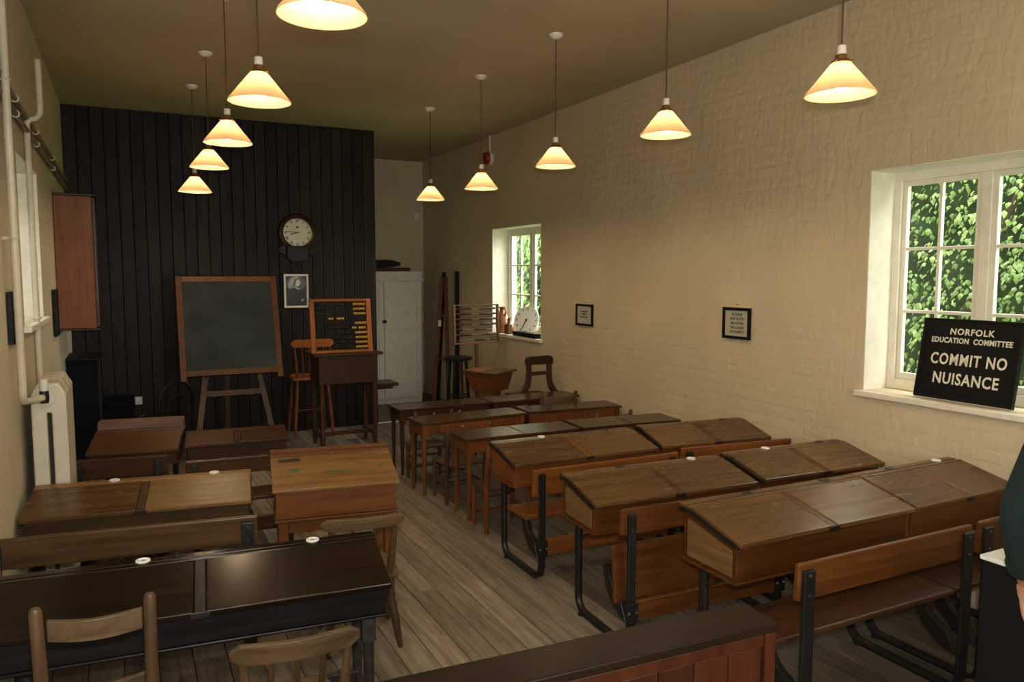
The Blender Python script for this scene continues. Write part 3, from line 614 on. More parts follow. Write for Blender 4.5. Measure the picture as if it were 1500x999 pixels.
ladder_chair('small pale chair at the orange legged table of the second row', (2.22, 5.17, 0), 0, w=.31, d=.27, seat=.30, top=.575)
ladder_chair('small pale chair beside the brick wall, at the second row table', (3.52, 5.18, 0), 0, w=.31, d=.27, seat=.30, top=.59, rh=.08)
ladder_chair('small orange wooden chair with grey seat at the split topped table', (2.21, 4.45, 0), 0, w=.31, d=.22, seat=.30, top=.60, mat='table_leg', smat='chair_grey', rh=.05)
# dark Victorian rail chair by the far window
t = thing('rail_back_chair', 'dark rail backed chair with curved stiles below the far window', 'chair', (3.60, 6.55, 0), 0)
for s in (-1, 1):
    pts = [(-.135, .90), (-.09, .90), (-.092, .68), (-.105, .60), (-.15, .53), (-.15, .50), (-.25, .50), (-.245, .525), (-.185, .57), (-.147, .64), (-.138, .72)]
    MB().prism([(-s * q[0], q[1]) for q in pts], -.015, .02, 'y').build('stile', 'dark_chair', t, .004)
    for yy in (0, .33): MB().beam((s * .15, yy, 0), (s * .15, yy, .475), .032).build('leg', 'dark_chair', t, .003)
MB().prism([(-.15, .82), (.15, .82), (.15, .88), (.11, .905), (-.11, .905), (-.15, .88)], -.022, .022, 'y').build('top_rail', 'dark_chair', t, .006)
box('middle_rail', 'dark_chair', t, -.115, .115, -.010, .012, .715, .75, .003)
box('seat', 'dark_chair', t, -.20, .20, -.02, .36, .475, .50, .006)

# ------------------------------------------------------------------ blackboard on its easel
t = thing('blackboard_easel', 'blackboard in a wooden frame standing on an easel', 'easel', (.845, 7.35, 0), 0)
T = Matrix.Translation((0, -.02, .79)) @ Matrix.Rotation(R(-18), 4, 'X')
bw, bh = .885, .935
b0 = MB(T).box(-bw / 2 + .05, bw / 2 - .05, -.012, .008, .05, bh - .05).build('slate', 'slate', t, .002)
MB(T).box(-bw / 2, -bw / 2 + .052, -.018, .016, -.045, bh).build('frame_stile', 'easel_frame', t, .004)
MB(T).box(bw / 2 - .052, bw / 2, -.018, .016, -.045, bh).build('frame_stile', 'easel_frame', t, .004)
MB(T).box(-bw / 2 + .052, bw / 2 - .052, -.016, .014, bh - .052, bh).build('frame_rail', 'easel_frame', t, .004)
MB(T).box(-bw / 2 + .052, bw / 2 - .052, -.016, .014, 0, .052).build('frame_rail', 'easel_frame', t, .004)
for s in (-1, 1):
    MB().beam((s * .36, -.22, 0), (s * .10, .30, 1.60), .05, .03, (0, 1, 0)).build('leg', 'easel_leg', t, .003)
MB().beam((0, .62, 0), (0, .30, 1.55), .045, .03, (0, 1, 0)).build('back_leg', 'easel_leg', t, .003)
MB().box(-.275, .275, -.035, -.008, .60, .65).build('crossbar', 'easel_leg', t, .003)
for s in (-1, 1): MB().tube([(s * .22, -.06, .77), (s * .22, .05, .77)], .012, 8).build('peg', 'easel_leg', t)

# ------------------------------------------------------------------ clock on the boarding
t = thing('wall_clock', 'round drop dial clock with Roman numerals on the dark boarding', 'clock', (1.652, YP, 2.145), 0)
MB().lathe([(.20, 0), (.20, .03), (.185, .055), (.162, .062), (.150, .05)], 40, (0, -.001, 0), 'y').build('surround', 'dark_chair', t)
MB().lathe([(.156, .050), (.156, .062), (.150, .066), (.146, .06)], 40, (0, 0, 0), 'y', cap=False).build('bezel', 'brass', t)
MB().lathe([(.151, .050), (.151, .053)], 40, (0, 0, 0), 'y').build('dial', 'dial', t)
MB().prism([(-.11, -.14), (.11, -.14), (.11, -.27), (.07, -.31), (-.07, -.31), (-.11, -.27)], -.065, -.002, 'y').build('drop_box', 'black_wood', t, .005)
for s in (-1, 1): MB().prism([(s * .12, -.12), (s * .20, -.17), (s * .19, -.215), (s * .12, -.24)], -.05, -.004, 'y').build('ear_bracket', 'black_wood', t, .004)
for k, nmr in enumerate(['XII', 'I', 'II', 'III', 'IV', 'V', 'VI', 'VII', 'VIII', 'IX', 'X', 'XI']):
    a = R(30 * k); text('numeral', nmr, .036, 'print_black', t, (.122 * math.sin(a), -.0535, .122 * math.cos(a)), (R(90), R(30 * k), 0), .0012, .0004, .8)
def hand(parent, ang, L, wd, y, name): a = R(ang); MB().beam((-.02 * math.sin(a), y, -.02 * math.cos(a)), (L * math.sin(a), y, L * math.cos(a)), wd, .0012, (0, 1, 0)).build(name, 'print_black', parent)
hand(t, 251, .075, .010, -.0555, 'hour_hand'); hand(t, 275, .118, .006, -.057, 'minute_hand')
MB().lathe([(.012, .053), (.012, .0545)], 14, (0, 0, .055), 'y').build('winding_hole', 'print_black', t)
MB().lathe([(.009, .053), (.009, .059)], 14, (0, 0, 0), 'y').build('hand_boss', 'brass', t)

# ------------------------------------------------------------------ framed prints
def framed(name, label, w, h, loc, rot, fw=.018, mat='black_gloss', mount=None, cat='picture', paper='paper', dep=.02):
    t = tag(bpy.data.objects.new(name, None), label, cat); COL.objects.link(t); t.location = loc; t.rotation_euler = rot
    # local: x right, z up, -y to the viewer
    box('frame_rail', mat, t, -w / 2, w / 2, -dep, 0, h / 2 - fw, h / 2, .002); box('frame_rail', mat, t, -w / 2, w / 2, -dep, 0, -h / 2, -h / 2 + fw, .002)
    box('frame_stile', mat, t, -w / 2, -w / 2 + fw, -dep, 0, -h / 2 + fw, h / 2 - fw, .002); box('frame_stile', mat, t, w / 2 - fw, w / 2, -dep, 0, -h / 2 + fw, h / 2 - fw, .002)
    box('print', paper, t, -w / 2 + fw, w / 2 - fw, -dep * .5, -.002, -h / 2 + fw, h / 2 - fw, 0)
    return t
# portrait photograph: a generic veiled sitter in profile
t = framed('framed_portrait', 'black framed photograph of a seated figure in a white veil, below the clock', .285, .385, (1.635, YP - .004, 1.525), (0, 0, 0), .012, 'black_matt', paper='cream_print')
def flat(nm, mat, pts, y): MB().prism(pts, y, y + .0008, 'y').build(nm, mat, t)
flat('photograph', 'photo_dark', [(-.108, -.158), (.108, -.158), (.108, .158), (-.108, .158)], -.0112)
flat('backdrop', 'photo_mid', [(-.10, .03), (-.02, .0), (.09, .03), (.10, .10), (.06, .15), (-.06, .15), (-.10, .10)], -.0122)
flat('dress', 'photo_dark', [(-.10, -.155), (.10, -.155), (.095, -.07), (.06, .0), (.01, .035), (-.05, .03), (-.085, -.03)], -.0132)
flat('veil', 'photo_grey', [(-.085, .035), (-.045, .03), (-.03, .075), (-.005, .125), (.03, .135), (.02, .152), (-.02, .155), (-.06, .13), (-.08, .085)], -.0142)
flat('face', 'photo_light', [(-.02, .07), (-.005, .12), (.03, .125), (.036, .105), (.046, .088), (.036, .08), (.036, .068), (.025, .052), (-.002, .05)], -.0152)
flat('hair', 'photo_mid', [(-.03, .06), (-.02, .12), (.015, .138), (.03, .128), (.0, .115), (-.008, .085), (-.012, .06)], -.0162)
flat('collar', 'photo_light', [(-.035, .045), (.03, .01), (.035, .018), (-.028, .054)], -.0162)
flat('hand', 'photo_light', [(.045, -.105), (.075, -.085), (.08, -.092), (.055, -.112)], -.0142)
MB().lathe([(.004, 0), (.006, .012), (.002, .014)], 8, (0, 0, .215), 'y').build('nail', 'brass', t)
rotR = (0, 0, R(-90))      # faces -x, hung on the right wall
rotL = (0, 0, R(90))
XW = XR - 0.006
t = framed('framed_motto', 'black framed motto about idleness on the brick wall, nearer the big window', .265, .215 * 1.02, (XW, 4.06, 1.36), rotR, .02)
for k, s in enumerate(['IDLENESS', 'AND SLOTH', 'ARE OFTEN', 'THE CAUSES', 'OF POVERTY']): text('lettering', s, .026, 'print_black', t, (.005, -.0108, .062 - k * .031), (R(90), 0, 0), .0006, .0003, .95)
MB().lathe([(.003, 0), (.004, .012)], 8, (0, 0, .13), 'y').build('nail', 'brass', t)
t = framed('framed_motto', 'smaller black framed motto on the brick wall, nearer the far window', .285, .20, (XW, 6.05, 1.325), rotR, .019)
for k, wd in enumerate(((.024, .02, .03, .016, .022), (.02, .03, .018), (.03, .018, .026, .022, .02))):
    x = -sum(wd) / 2 - .004 * len(wd) / 2
    for q in wd: box('lettering', 'print_black', t, x, x + q * .8, -.0112, -.0104, .026 - k * .026, .038 - k * .026, 0); x += q + .003
MB().lathe([(.003, 0), (.004, .012)], 8, (0, 0, .12), 'y').build('nail', 'brass', t)
framed('framed_picture', 'dark framed picture on the left wall, above the radiator', .30, .235, (XL + .004, 4.20, 1.505), rotL, .02, 'black_matt', paper='photo_dark')
framed('framed_picture', 'dark framed picture on the left wall, beside the orange wall cupboard', .28, .34, (XL + .004, 6.55, 1.42), rotL, .02, 'black_matt', paper='photo_dark')

# ------------------------------------------------------------------ notice board sign on the big sill
t = tag(bpy.data.objects.new('notice_sign', None), 'black painted notice with white lettering leaning in the big window', 'sign'); COL.objects.link(t)
SW, SH = .53, .435
t.location = (XR + .06, 2.48, WR[0][2] + .004); t.rotation_euler = (R(-10), 0, R(-90))
box('panel', 'black_gloss', t, -SW / 2, SW / 2, -.006, .014, 0, SH, .003)
for nm, a in (('edge_moulding', (-SW / 2, SW / 2, -.012, -.006, SH - .014, SH)), ('edge_moulding', (-SW / 2, SW / 2, -.012, -.006, 0, .014)), ('edge_moulding', (-SW / 2, -SW / 2 + .014, -.012, -.006, .014, SH - .014)), ('edge_moulding', (SW / 2 - .014, SW / 2, -.012, -.006, .014, SH - .014))):
    box(nm, 'black_gloss', t, *a, .002)
for s, sz, zz, of, xs, sp in (('NORFOLK', .046, .366, .0012, 1.0, 1.15), ('EDUCATION  COMMITTEE', .040, .318, .0012, .85, 1.08), ('COMMIT NO', .084, .215, .0018, .76, 1.14), ('NUISANCE', .084, .112, .0018, .80, 1.12)):
    text('lettering', s, sz, 'cream_print', t, (0.005, -.0068, zz), (R(90), 0, 0), of, .0006, xs, space=sp)

# ------------------------------------------------------------------ things on the far sill
sz = WR[1][2]
t = thing('stoneware_jug', 'brown stoneware jug with a handle on the far window sill', 'jug', (XR + .05, 7.93, sz), 0)
MB().lathe([(.05, 0), (.068, .01), (.074, .08), (.074, .17), (.062, .215), (.034, .245), (.030, .275), (.038, .29), (.038, .30), (.026, .30)], 24).build('body', 'stoneware', t)
MB().tube([(.0, -.036, .285), (.0, -.075, .285), (.0, -.092, .255), (.0, -.088, .215), (.0, -.066, .20)], .011, 8).build('handle', 'stoneware', t)
t = thing('stoneware_bottle', 'small brown stoneware bottle in front of the white dial', 'bottle', (XR + .04, 7.73, sz), 0)
MB().lathe([(.045, 0), (.055, .006), (.055, .09), (.048, .11), (.022, .125), (.018, .15), (.024, .155), (.024, .168), (.012, .168)], 22).build('body', 'stoneware_dark', t)
MB().lathe([(.013, .166), (.015, .182), (.008, .186)], 12).build('stopper', 'iron', t)
t = tag(bpy.data.objects.new('teaching_clock', None), 'large white teaching clock dial propped on the far window sill', 'clock'); COL.objects.link(t)
t.location = (XR + .14, 7.50, sz + .164); t.rotation_euler = (R(-14), 0, R(-58))
MB().lathe([(.158, 0), (.158, .008)], 44, (0, .004, 0), 'y').build('dial', 'white_dial', t)
for k in range(12):
    a = R(30 * k); text('numeral', str(12 if k == 0 else k), .034, 'print_black', t, (.125 * math.sin(a), -.0046, .125 * math.cos(a)), (R(90), 0, 0), .001, .0004)
hand(t, 204, .10, .012, -.0065, 'hour_hand'); hand(t, 203, .13, .008, -.008, 'minute_hand'); MB().lathe([(.012, .004), (.012, .012)], 12, (0, 0, 0), 'y').build('hand_boss', 'print_black', t)
t = thing('black_tray', 'shallow black box lying on the far window sill', 'box', (XR + .028, 7.30, sz), 0)
box('base', 'black_gloss', t, -.05, .035, -.30, .22, 0, .03, .003); box('lid', 'black_gloss', t, -.055, .04, -.305, .225, .031, .05, .003)

# ------------------------------------------------------------------ red bell
t = thing('alarm_bell', 'red round alarm bell high on the brick wall, with white conduit', 'bell', (XR - .004, 8.10, 3.03), 0)
MB().lathe([(.075, 0), (.075, -.04), (.06, -.045)], 24, (0, 0, 0), 'x').build('back_box', 'plastic_white', t)
MB().lathe([(.07, -.046), (.074, -.055), (.066, -.085), (.03, -.098), (.002, -.10)], 24, (0, 0, 0), 'x').build('gong', 'bell_red', t)
MB().tube([(-.02, 0, .07), (-.02, 0, ZC - 3.03 - .002)], .012, 8).build('conduit', 'plastic_white', t)

# ------------------------------------------------------------------ white cupboard in the alcove and what lies on it
t = thing('tall_cupboard', 'tall white painted cupboard standing in the alcove', 'cupboard', (0, 0, 0), 0)
cx0, cx1, cy = 2.56, 3.50, 9.60
box('carcass', 'cupboard_white', t, cx0, cx1, cy + .022, YF - .05, .03, 1.635, .003)
box('plinth', 'cupboard_white', t, cx0, cx1, cy + .03, YF - .06, 0, .07, .003)
box('cornice', 'cupboard_white', t, cx0 - .01, cx1 + .03, cy - .02, YF - .05, 1.615, 1.645, .005)
box('pediment', 'cupboard_white', t, cx0, cx1 + .005, cy + .005, YF - .06, 1.645, 1.74, .003)
for (a, b) in ((cx0 + .005, 2.975), (2.985, cx1 - .005)):
    dr = box('door', 'cupboard_white', t, a, b, cy + .012, cy + .021, .075, 1.612, .001)
    for q in (a, b - .07): box('door_stile', 'cupboard_white', dr, q, q + .07, cy - .003, cy + .012, .075, 1.612, .002)
    for (z0, z1) in ((.075, .20), (.98, 1.06), (1.53, 1.612)): box('door_rail', 'cupboard_white', dr, a + .07, b - .07, cy - .003, cy + .012, z0, z1, .002)
lk = box('latch', 'iron', t, 2.955, 3.01, cy - .02, cy - .004, 1.07, 1.11, .004)
MB().tube([(2.975, cy - .02, 1.09), (2.975, cy - .045, 1.09)], .008, 8).build('latch_knob', 'iron', lk)
tag(MB().tube([(2.60, 9.84, 1.766), (3.40, 9.80, 1.766)], .024, 12).build('rolled_map', 'roll_red'), 'thin reddish rolled map lying on the white cupboard', 'map')
tag(MB().tube([(2.58, 9.92, 1.768), (3.46, 9.95, 1.768)], .026, 12).build('rolled_map', 'roll_grey'), 'greyish rolled map lying at the back of the white cupboard', 'map')
m = MB(); rnd = random.Random(3); path = [(2.60 + .1 * i, 9.87 + rnd.uniform(-.02, .02), 1.845 + rnd.uniform(-.008, .012)) for i in range(8)]
tag(m.tube(path, [.02, .03, .035, .045, .05, .052, .045, .02], 10).build('cloth_bundle', 'cloth_dark'), 'dark folded cloth bundle on top of the rolled maps', 'cloth')
sw = thing('wall_switch', 'small white switch box in the alcove corner', 'switch', (3.72, YF, 2.52), 0); box('back_box', 'plastic_white', sw, -.035, .035, -.03, 0, -.06, .06, .004); box('rocker', 'plastic_white', sw, -.012, .012, -.036, -.03, -.02, .02, .002)

# ------------------------------------------------------------------ teacher's high desk, bead frame, high chair
t = thing('high_desk', 'tall dark teacher desk on long legs in front of the boarding', 'desk', (1.91, 7.32, 0), 0)
box('top', 'dark_chair', t, -.34, .34, -.03, .43, .915, .94, .005)
MB().prism([(0, .64), (.40, .64), (.40, .914), (0, .914)], -.29, .29).build('desk_box', 'dark_chair', t, .004)
for s in (-1, 1):
    for yy in (.03, .37): MB().lathe([(.025, .64), (.026, .55), (.020, .50), (.026, .46), (.020, .3), (.022, .17), (.028, .14), (.030, .10), (.024, .06), (.018, 0)], 12, (s * .26, yy, 0)).build('leg', 'table_leg_dark', t)
    box('side_stretcher', 'dark_chair', t, s * .26 - .016, s * .26 + .016, .05, .35, .10, .14, .003)
box('cross_stretcher', 'dark_chair', t, -.245, .245, .185, .215, .10, .14, .003)
sh = box('side_shelf', 'dark_chair', t, .292, .53, .08, .38, .575, .605, .004); box('shelf_bearer', 'dark_chair', sh, .292, .51, .20, .26, .53, .575, .003)
def abacus(name, label, loc, rz, W, H, fr, mat, wire, rows, bead, lean=0, bead_mesh=None, stand=None):
    t = thing(name, label, 'abacus', loc, rz); T = Matrix.Rotation(R(-lean), 4, 'X')
    for s in (-1, 1): MB(T).box(min(s * W / 2, s * (W / 2 - fr)), max(s * W / 2, s * (W / 2 - fr)), -.014, .014, 0, H).build('frame_stile', mat, t, .003)
    for z0 in (0, H - fr * .55): MB(T).box(-W / 2 + fr, W / 2 - fr, -.012, .012, z0, z0 + fr * .55).build('frame_rail', mat, t, .003)
    n = len(rows); g = (H - fr * 1.3) / (n + .0)
    for i, row in enumerate(rows):
        z = H - fr * .65 - g * (i + .5); iw = W - 2 * fr
        MB(T).tube([(-W / 2 + fr, 0, z), (W / 2 - fr, 0, z)], .0016, 6).build('wire', wire, t)
        for (u0, cnt, bm) in row:
            for k in range(cnt):
                p = T @ Vector((-W / 2 + fr + u0 * iw + bead * (k + .5), 0, z)); inst('bead', bm, None, t, p)
    return t
def beadm(r, w, mat): m = MB().lathe([(r * .5, -w / 2), (r, -w * .22), (r, w * .22), (r * .5, w / 2)], 8, (0, 0, 0), 'x').mesh('bead'); m.materials.append(M[mat]); return m
by, bk, bd = beadm(.0125, .024, 'bead_yellow'), beadm(.0125, .024, 'bead_black'), beadm(.0125, .0185, 'bead_dark')
bead = .0245
rows1 = [[(0.02, 5, bk), (.74, 5, by)], [(0.02, 5, bk), (.74, 5, by)], [(.02, 5, bk), (.75, 5, by)], [(.26, 2, by), (.42, 3, by)], [(.30, 8, bk), (.76, 5, by)], [(.35, 6, bk), (.70, 2, by), (.83, 3, by)], [(.4, 5, bk), (.76, 5, by)], [(.35, 7, bk), (.76, 5, by)], [(.4, 6, bk), (.76, 5, by)], [(.35, 7, bk), (.76, 5, by)]]
abacus('bead_frame', 'orange framed bead abacus with yellow beads standing on the tall desk', (1.862, 7.36, .942), 0, .60, .525, .045, 'orange_frame', 'iron', rows1, bead, 8)
b2 = .0188
rows2 = [[(.03, 10, bd), (.57, 11, bd)], [(.02, 10, bd), (.58, 11, bd)], [(.02, 10, bd), (.58, 11, bd)], [(.02, 10, bd), (.58, 11, bd)], [(.02, 4, bd), (.44, 8, bd)], [(.02, 10, bd), (.63, 10, bd)], [(.46, 7, bd), (.82, 4, bd)]]
t = abacus('abacus_on_stand', 'dark framed bead abacus on a wooden stand by the far window', (3.41, 7.62, .945), 4, .565, .43, .026, 'easel_frame', 'steel', rows2, b2, 3)
MB().box(-.02, .02, -.016, .016, -.925, .0).build('post', 'easel_frame', t, .003)
MB().box(-.20, .20, -.03, .03, -.945, -.905).build('foot', 'easel_frame', t, .004); MB().box(-.03, .03, -.18, -.03, -.945, -.905).box(-.03, .03, .03, .18, -.945, -.905).build('cross_foot', 'easel_frame', t, .004)
spindle_chair('tall spindle backed high chair beside the dark teacher desk', (1.70, 7.97, 0), 0, w=.40, d=.34, seat=.64, top=1.035, mat='orange_frame', lmat='table_leg', n=4, rail_h=.085, group=None, name='high_chair', lean=-.0)
t = thing('dark_hoop_chair', 'dark hoop backed chair in the shadow left of the easel', 'chair', (.35, 7.40, 0), 30)
MB().tube([(-.17, 0, .42)] + arc((0, .58), .17, 180, 0, 12, 'xz', -.04) + [(.17, 0, .42)], .014, 10).build('hoop', 'black_wood', t)
MB().tube([(-.08, -.01, .42)] + arc((0, .54), .085, 180, 0, 8, 'xz', -.03) + [(.08, -.01, .42)], .010, 8).build('inner_hoop', 'black_wood', t)
MB().lathe([(.18, .40), (.195, .41), (.195, .425), (.17, .432)], 24, (0, .17, 0)).build('seat', 'black_wood', t)
for s in (-1, 1):
    for yy in (.02, .30): MB().tube([(s * .14, .17 + (yy - .16) * .9, .41), (s * .17, .17 + (yy - .16) * 1.2, 0)], [.016, .012], 10).build('leg', 'black_wood', t)

# ------------------------------------------------------------------ far right corner
t = thing('folded_easel', 'folded wooden easel leaning in the corner beside the white cupboard', 'easel', (0, 0, 0), 0)
MB().beam((3.44, 9.05, 0), (3.635, 9.22, 1.665), .045, .03, (0, 1, 0)).build('leg', 'easel_frame', t, .003)
MB().beam((3.64, 9.02, 0), (3.69, 9.22, 1.665), .045, .03, (0, 1, 0)).build('leg', 'easel_frame', t, .003)
MB().beam((3.56, 9.22, 0), (3.69, 9.28, 1.73), .05, .03, (0, 1, 0)).build('back_leg', 'black_wood', t, .003)
MB().beam((3.51, 9.08, .62), (3.66, 9.08, .62), .025, .045, (0, 1, 0)).build('crossbar', 'easel_frame', t, .003)
MB().beam((3.585, 9.16, 1.18), (3.675, 9.16, 1.18), .025, .04, (0, 1, 0)).build('crossbar', 'easel_frame', t, .003)
MB().box(3.545, 3.585, 9.125, 9.128, 1.04, 1.12).build('paper_tag', 'cream_print', t)['label'] = 'small white paper tag'
tag(MB().beam((3.77, 9.05, 0), (3.785, 9.08, 1.74), .05, .035, (0, 1, 0)).build('dark_post', 'black_wood', None, .003), 'dark upright timber post leaning on the brick wall behind the easel', 'post')
t = thing('round_stool', 'dark stool behind the small box desk', 'stool', (3.52, 8.42, 0), 0)
MB().lathe([(.16, .68), (.175, .69), (.175, .715), (.15, .722)], 24).build('seat', 'black_wood', t)
for k in range(4): a = R(45 + 90 * k); MB().tube([(.10 * math.cos(a), .10 * math.sin(a), .69), (.15 * math.cos(a), .15 * math.sin(a), 0)], .018, 10).build('leg', 'black_wood' if k else 'table_leg', t)
MB().tube(arc((0, 0), .13, 0, 360, 20, 'xy', .25), .008, 8).build('foot_ring', 'iron', t)
t = thing('box_desk', 'small box desk with tapering sides on a pedestal, below the abacus', 'desk', (3.36, 7.18, 0), 33)
def taper(x0, x1, y0, y1, X0, X1, Y0, Y1, z0, z1, zs=0):
    return MB().add([(x0, y0, z0), (x1, y0, z0), (x1, y1, z0), (x0, y1, z0), (X0, Y0, z1), (X1, Y0, z1), (X1, Y1, z1 + zs), (X0, Y1, z1 + zs)], [(0, 3, 2, 1), (4, 5, 6, 7), (0, 1, 5, 4), (1, 2, 6, 5), (2, 3, 7, 6), (3, 0, 4, 7)])
taper(-.14, .14, -.14, .14, -.20, .20, -.17, .19, .50, .69, .03).build('desk_box', 'table_leg', t, .004)
taper(-.225, .225, -.20, .21, -.225, .225, -.20, .21, .688, .706, 0).build('lid', 'table_top', t, .004)
MB().box(-.09, .09, -.08, .08, .05, .50).build('pedestal', 'old_pine', t, .004); MB().box(-.17, .17, -.16, .16, 0, .05).build('base', 'dark_chair', t, .005)

# ------------------------------------------------------------------ left wall: radiator, pipes, cupboard
t = thing('radiator', 'cream cast iron radiator against the left wall', 'radiator', (-.36, 0, 0), 0)
for k in range(3):
    y0 = 4.335 + k * .17; y1 = y0 + .166; H = 1.17
    m = MB().prism([(-.076, .09), (-.076, H - .06), (-.045, H), (.045, H), (.076, H - .06), (.076, .09), (.058, .07), (.010, .07), (.010, H - .155), (0, H - .14), (-.010, H - .155), (-.010, .07), (-.058, .07)], y0, y1, 'y')
    sec = m.build('section', 'radiator_cream', t, .016, seg=4)
    if k == 0:
        MB().lathe([(.032, 0), (.032, .008), (.022, .012)], 18, (-.01, y0 - .0, H - .09), 'y').build('boss', 'radiator_cream', sec); MB().lathe([(.010, 0), (.010, .006)], 10, (0, y0, H - .135), 'y').build('plug', 'radiator_cream', sec)
    if k in (0, 2):
        for s in (-1, 1): box('foot', 'radiator_cream', t, s * .042 - .022, s * .042 + .022, y0 + .05, y0 + .14, 0, .075, .008)
vl = MB().lathe([(.018, -.02), (.022, .0), (.020, .04)], 12, (-.012, 4.285, 1.10)).build('valve', 'iron', t); MB().lathe([(.017, .04), (.019, .05), (.018, .095), (.010, .10)], 14, (-.012, 4.285, 1.10)).build('valve_cap', 'plastic_white', vl)
t = thing('heating_pipe', 'cream pipe running from the ceiling down to the radiator valve', 'pipe', (0, 0, 0), 0)
px_, py_ = XL + .045, 4.06
MB().tube([(px_, py_, ZC), (px_, py_, 1.17)] + [(px_, py_ + .05 * (1 - math.cos(R(a))), 1.17 - .05 * math.sin(R(a))) for a in (25, 50, 75, 90)] + [(px_ + .025, 4.18, 1.11), (px_ + .055, 4.262, 1.11)], .0165, 12).build('tube', 'pipe_cream', t)
for zz in (1.86, 2.55): c = MB().tube([(XL, py_, zz), (px_, py_, zz)], .007, 8).build('clip', 'pipe_cream', t); MB().tube(arc((px_, py_), .019, 0, 360, 16, 'xy', zz), .005, 6).build('clip_ring', 'pipe_cream', c)
t = thing('heating_pipe', 'cream pipe with a raised elbow end behind the radiator', 'pipe', (0, 0, 0), 0)
px2, py2 = XL + .02, 5.12
MB().tube([(px2, py2, .95), (px2, py2, 2.54), (px2 + .012, py2 + .01, 2.565), (px2 + .045, py2 + .01, 2.575), (px2 + .065, py2 + .01, 2.60), (px2 + .068, py2 + .01, 2.64), (px2 + .068, py2 + .01, 2.90)], .0165, 12).build('tube', 'pipe_cream', t)
c = MB().tube([(XL, py2, 1.45), (px2, py2, 1.45)], .007, 8).build('clip', 'pipe_cream', t); MB().tube(arc((px2, py2), .019, 0, 360, 16, 'xy', 1.45), .005, 6).build('clip_ring', 'pipe_cream', c)
for zz, lb in ((2.575, 'upper brown pipe running along the left wall'), (2.50, 'lower brown pipe running along the left wall')):
    t = thing('wall_pipe', lb, 'pipe', (0, 0, 0), 0); xx = XL + .022
    MB().tube([(xx, 1.0, zz), (xx, YP - .002, zz)], .014, 10).build('tube', 'pipe_brown', t)
    for yy in (2.6, 3.6, 4.6, 5.6, 6.8): MB().tube(arc((xx, zz), .0165, 0, 360, 14, 'xz', yy), .004, 6).build('clip_ring', 'pipe_cream', t)
t = thing('wall_cupboard', 'tall narrow orange wooden cupboard hung in the corner of the left wall', 'cupboard', (XL, 6.90, 0), 0)
box('carcass', 'wall_cupboard', t, .002, .265, .0, .42, 1.275, 2.31, .004); box('door', 'dark_chair', t, .266, .288, .004, .416, 1.285, 2.30, .003)
box('bottom_board', 'dark_chair', t, .002, .285, -.006, .425, 1.26, 1.274, .003); box('top_board', 'dark_chair', t, .002, .29, -.008, .43, 2.311, 2.327, .003)
t = thing('black_cabinet', 'black upright cabinet in the dark far left corner', 'cabinet', (XL, 7.42, 0), 0)
box('carcass', 'navy_cloth', t, .01, .255, 0, .55, 0, .97, .004); box('top', 'black_matt', t, .0, .27, -.015, .56, .971, .99, .004); box('front_frame', 'black_matt', t, .235, .262, -.008, .0, .02, .965, .002)
t = thing('dark_chest', 'low dark blue chest beside the black cabinet', 'chest', (-.09, 7.86, 0), 0)
box('body', 'navy_cloth', t, -.12, .12, -.14, .20, 0, .50, .005); box('lid', 'navy_cloth', t, -.127, .127, -.147, .207, .502, .56, .006)
t = thing('wall_socket', 'double wall socket low on the dark boarding', 'socket', (.035, YP - .004, .45), 0)
box('plate', 'steel', t, -.07, .07, -.012, 0, -.04, .04, .004)
for s in (-1, 1): box('switch', 'plastic_white', t, s * .03 - .008, s * .03 + .008, -.017, -.012, .008, .024, .001)

# ------------------------------------------------------------------ foreground: panelled cupboard, white topped cabinet
t = thing('panelled_cupboard', 'low dark red panelled cupboard across the bottom of the view', 'cupboard', (0, 0, 0), -3.0)
x0, x1, y0, y1, H = .05, 1.40, 1.478, 1.60, .80
box('carcass', 'mahogany', t, x0 + .01, x1 - .01, y0 + .02, y1, .06, H - .025, .002); box('top', 'mahogany_top', t, x0 - .005, x1 + .005, y0 - .005, y1 + .01, H - .025, H, .004)
box('plinth', 'mahogany', t, x0, x1, y0 + .005, y1, 0, .06, .003)
box('corner_stile', 'mahogany', t, x1 - .035, x1, y0 - .002, y0 + .0195, .061, H - .026, .003); box('corner_stile', 'mahogany', t, x0, x0 + .035, y0 - .002, y0 + .0195, .061, H - .026, .003)
box('top_rail', 'mahogany', t, x0 + .036, x1 - .036, y0 + .002, y0 + .0195, H - .06, H - .026, .003)
nbd = 12; wb = (x1 - x0 - .074) / nbd
for i in range(nbd): box('board', 'mahogany', t, x0 + .037 + i * wb + .001, x0 + .037 + (i + 1) * wb - .001, y0 + .008, y0 + .0195, .061, H - .061, .004)
t = thing('white_topped_cabinet', 'dark cabinet with a white top at the right edge, beside the person', 'cabinet', (2.435, 1.46, 0), 0)
box('carcass', 'black_matt', t, 0, .75, -.85, 0, 0, .785, .004); box('top', 'white_laminate', t, -.004, .755, -.855, .004, .7855, .80, .002)

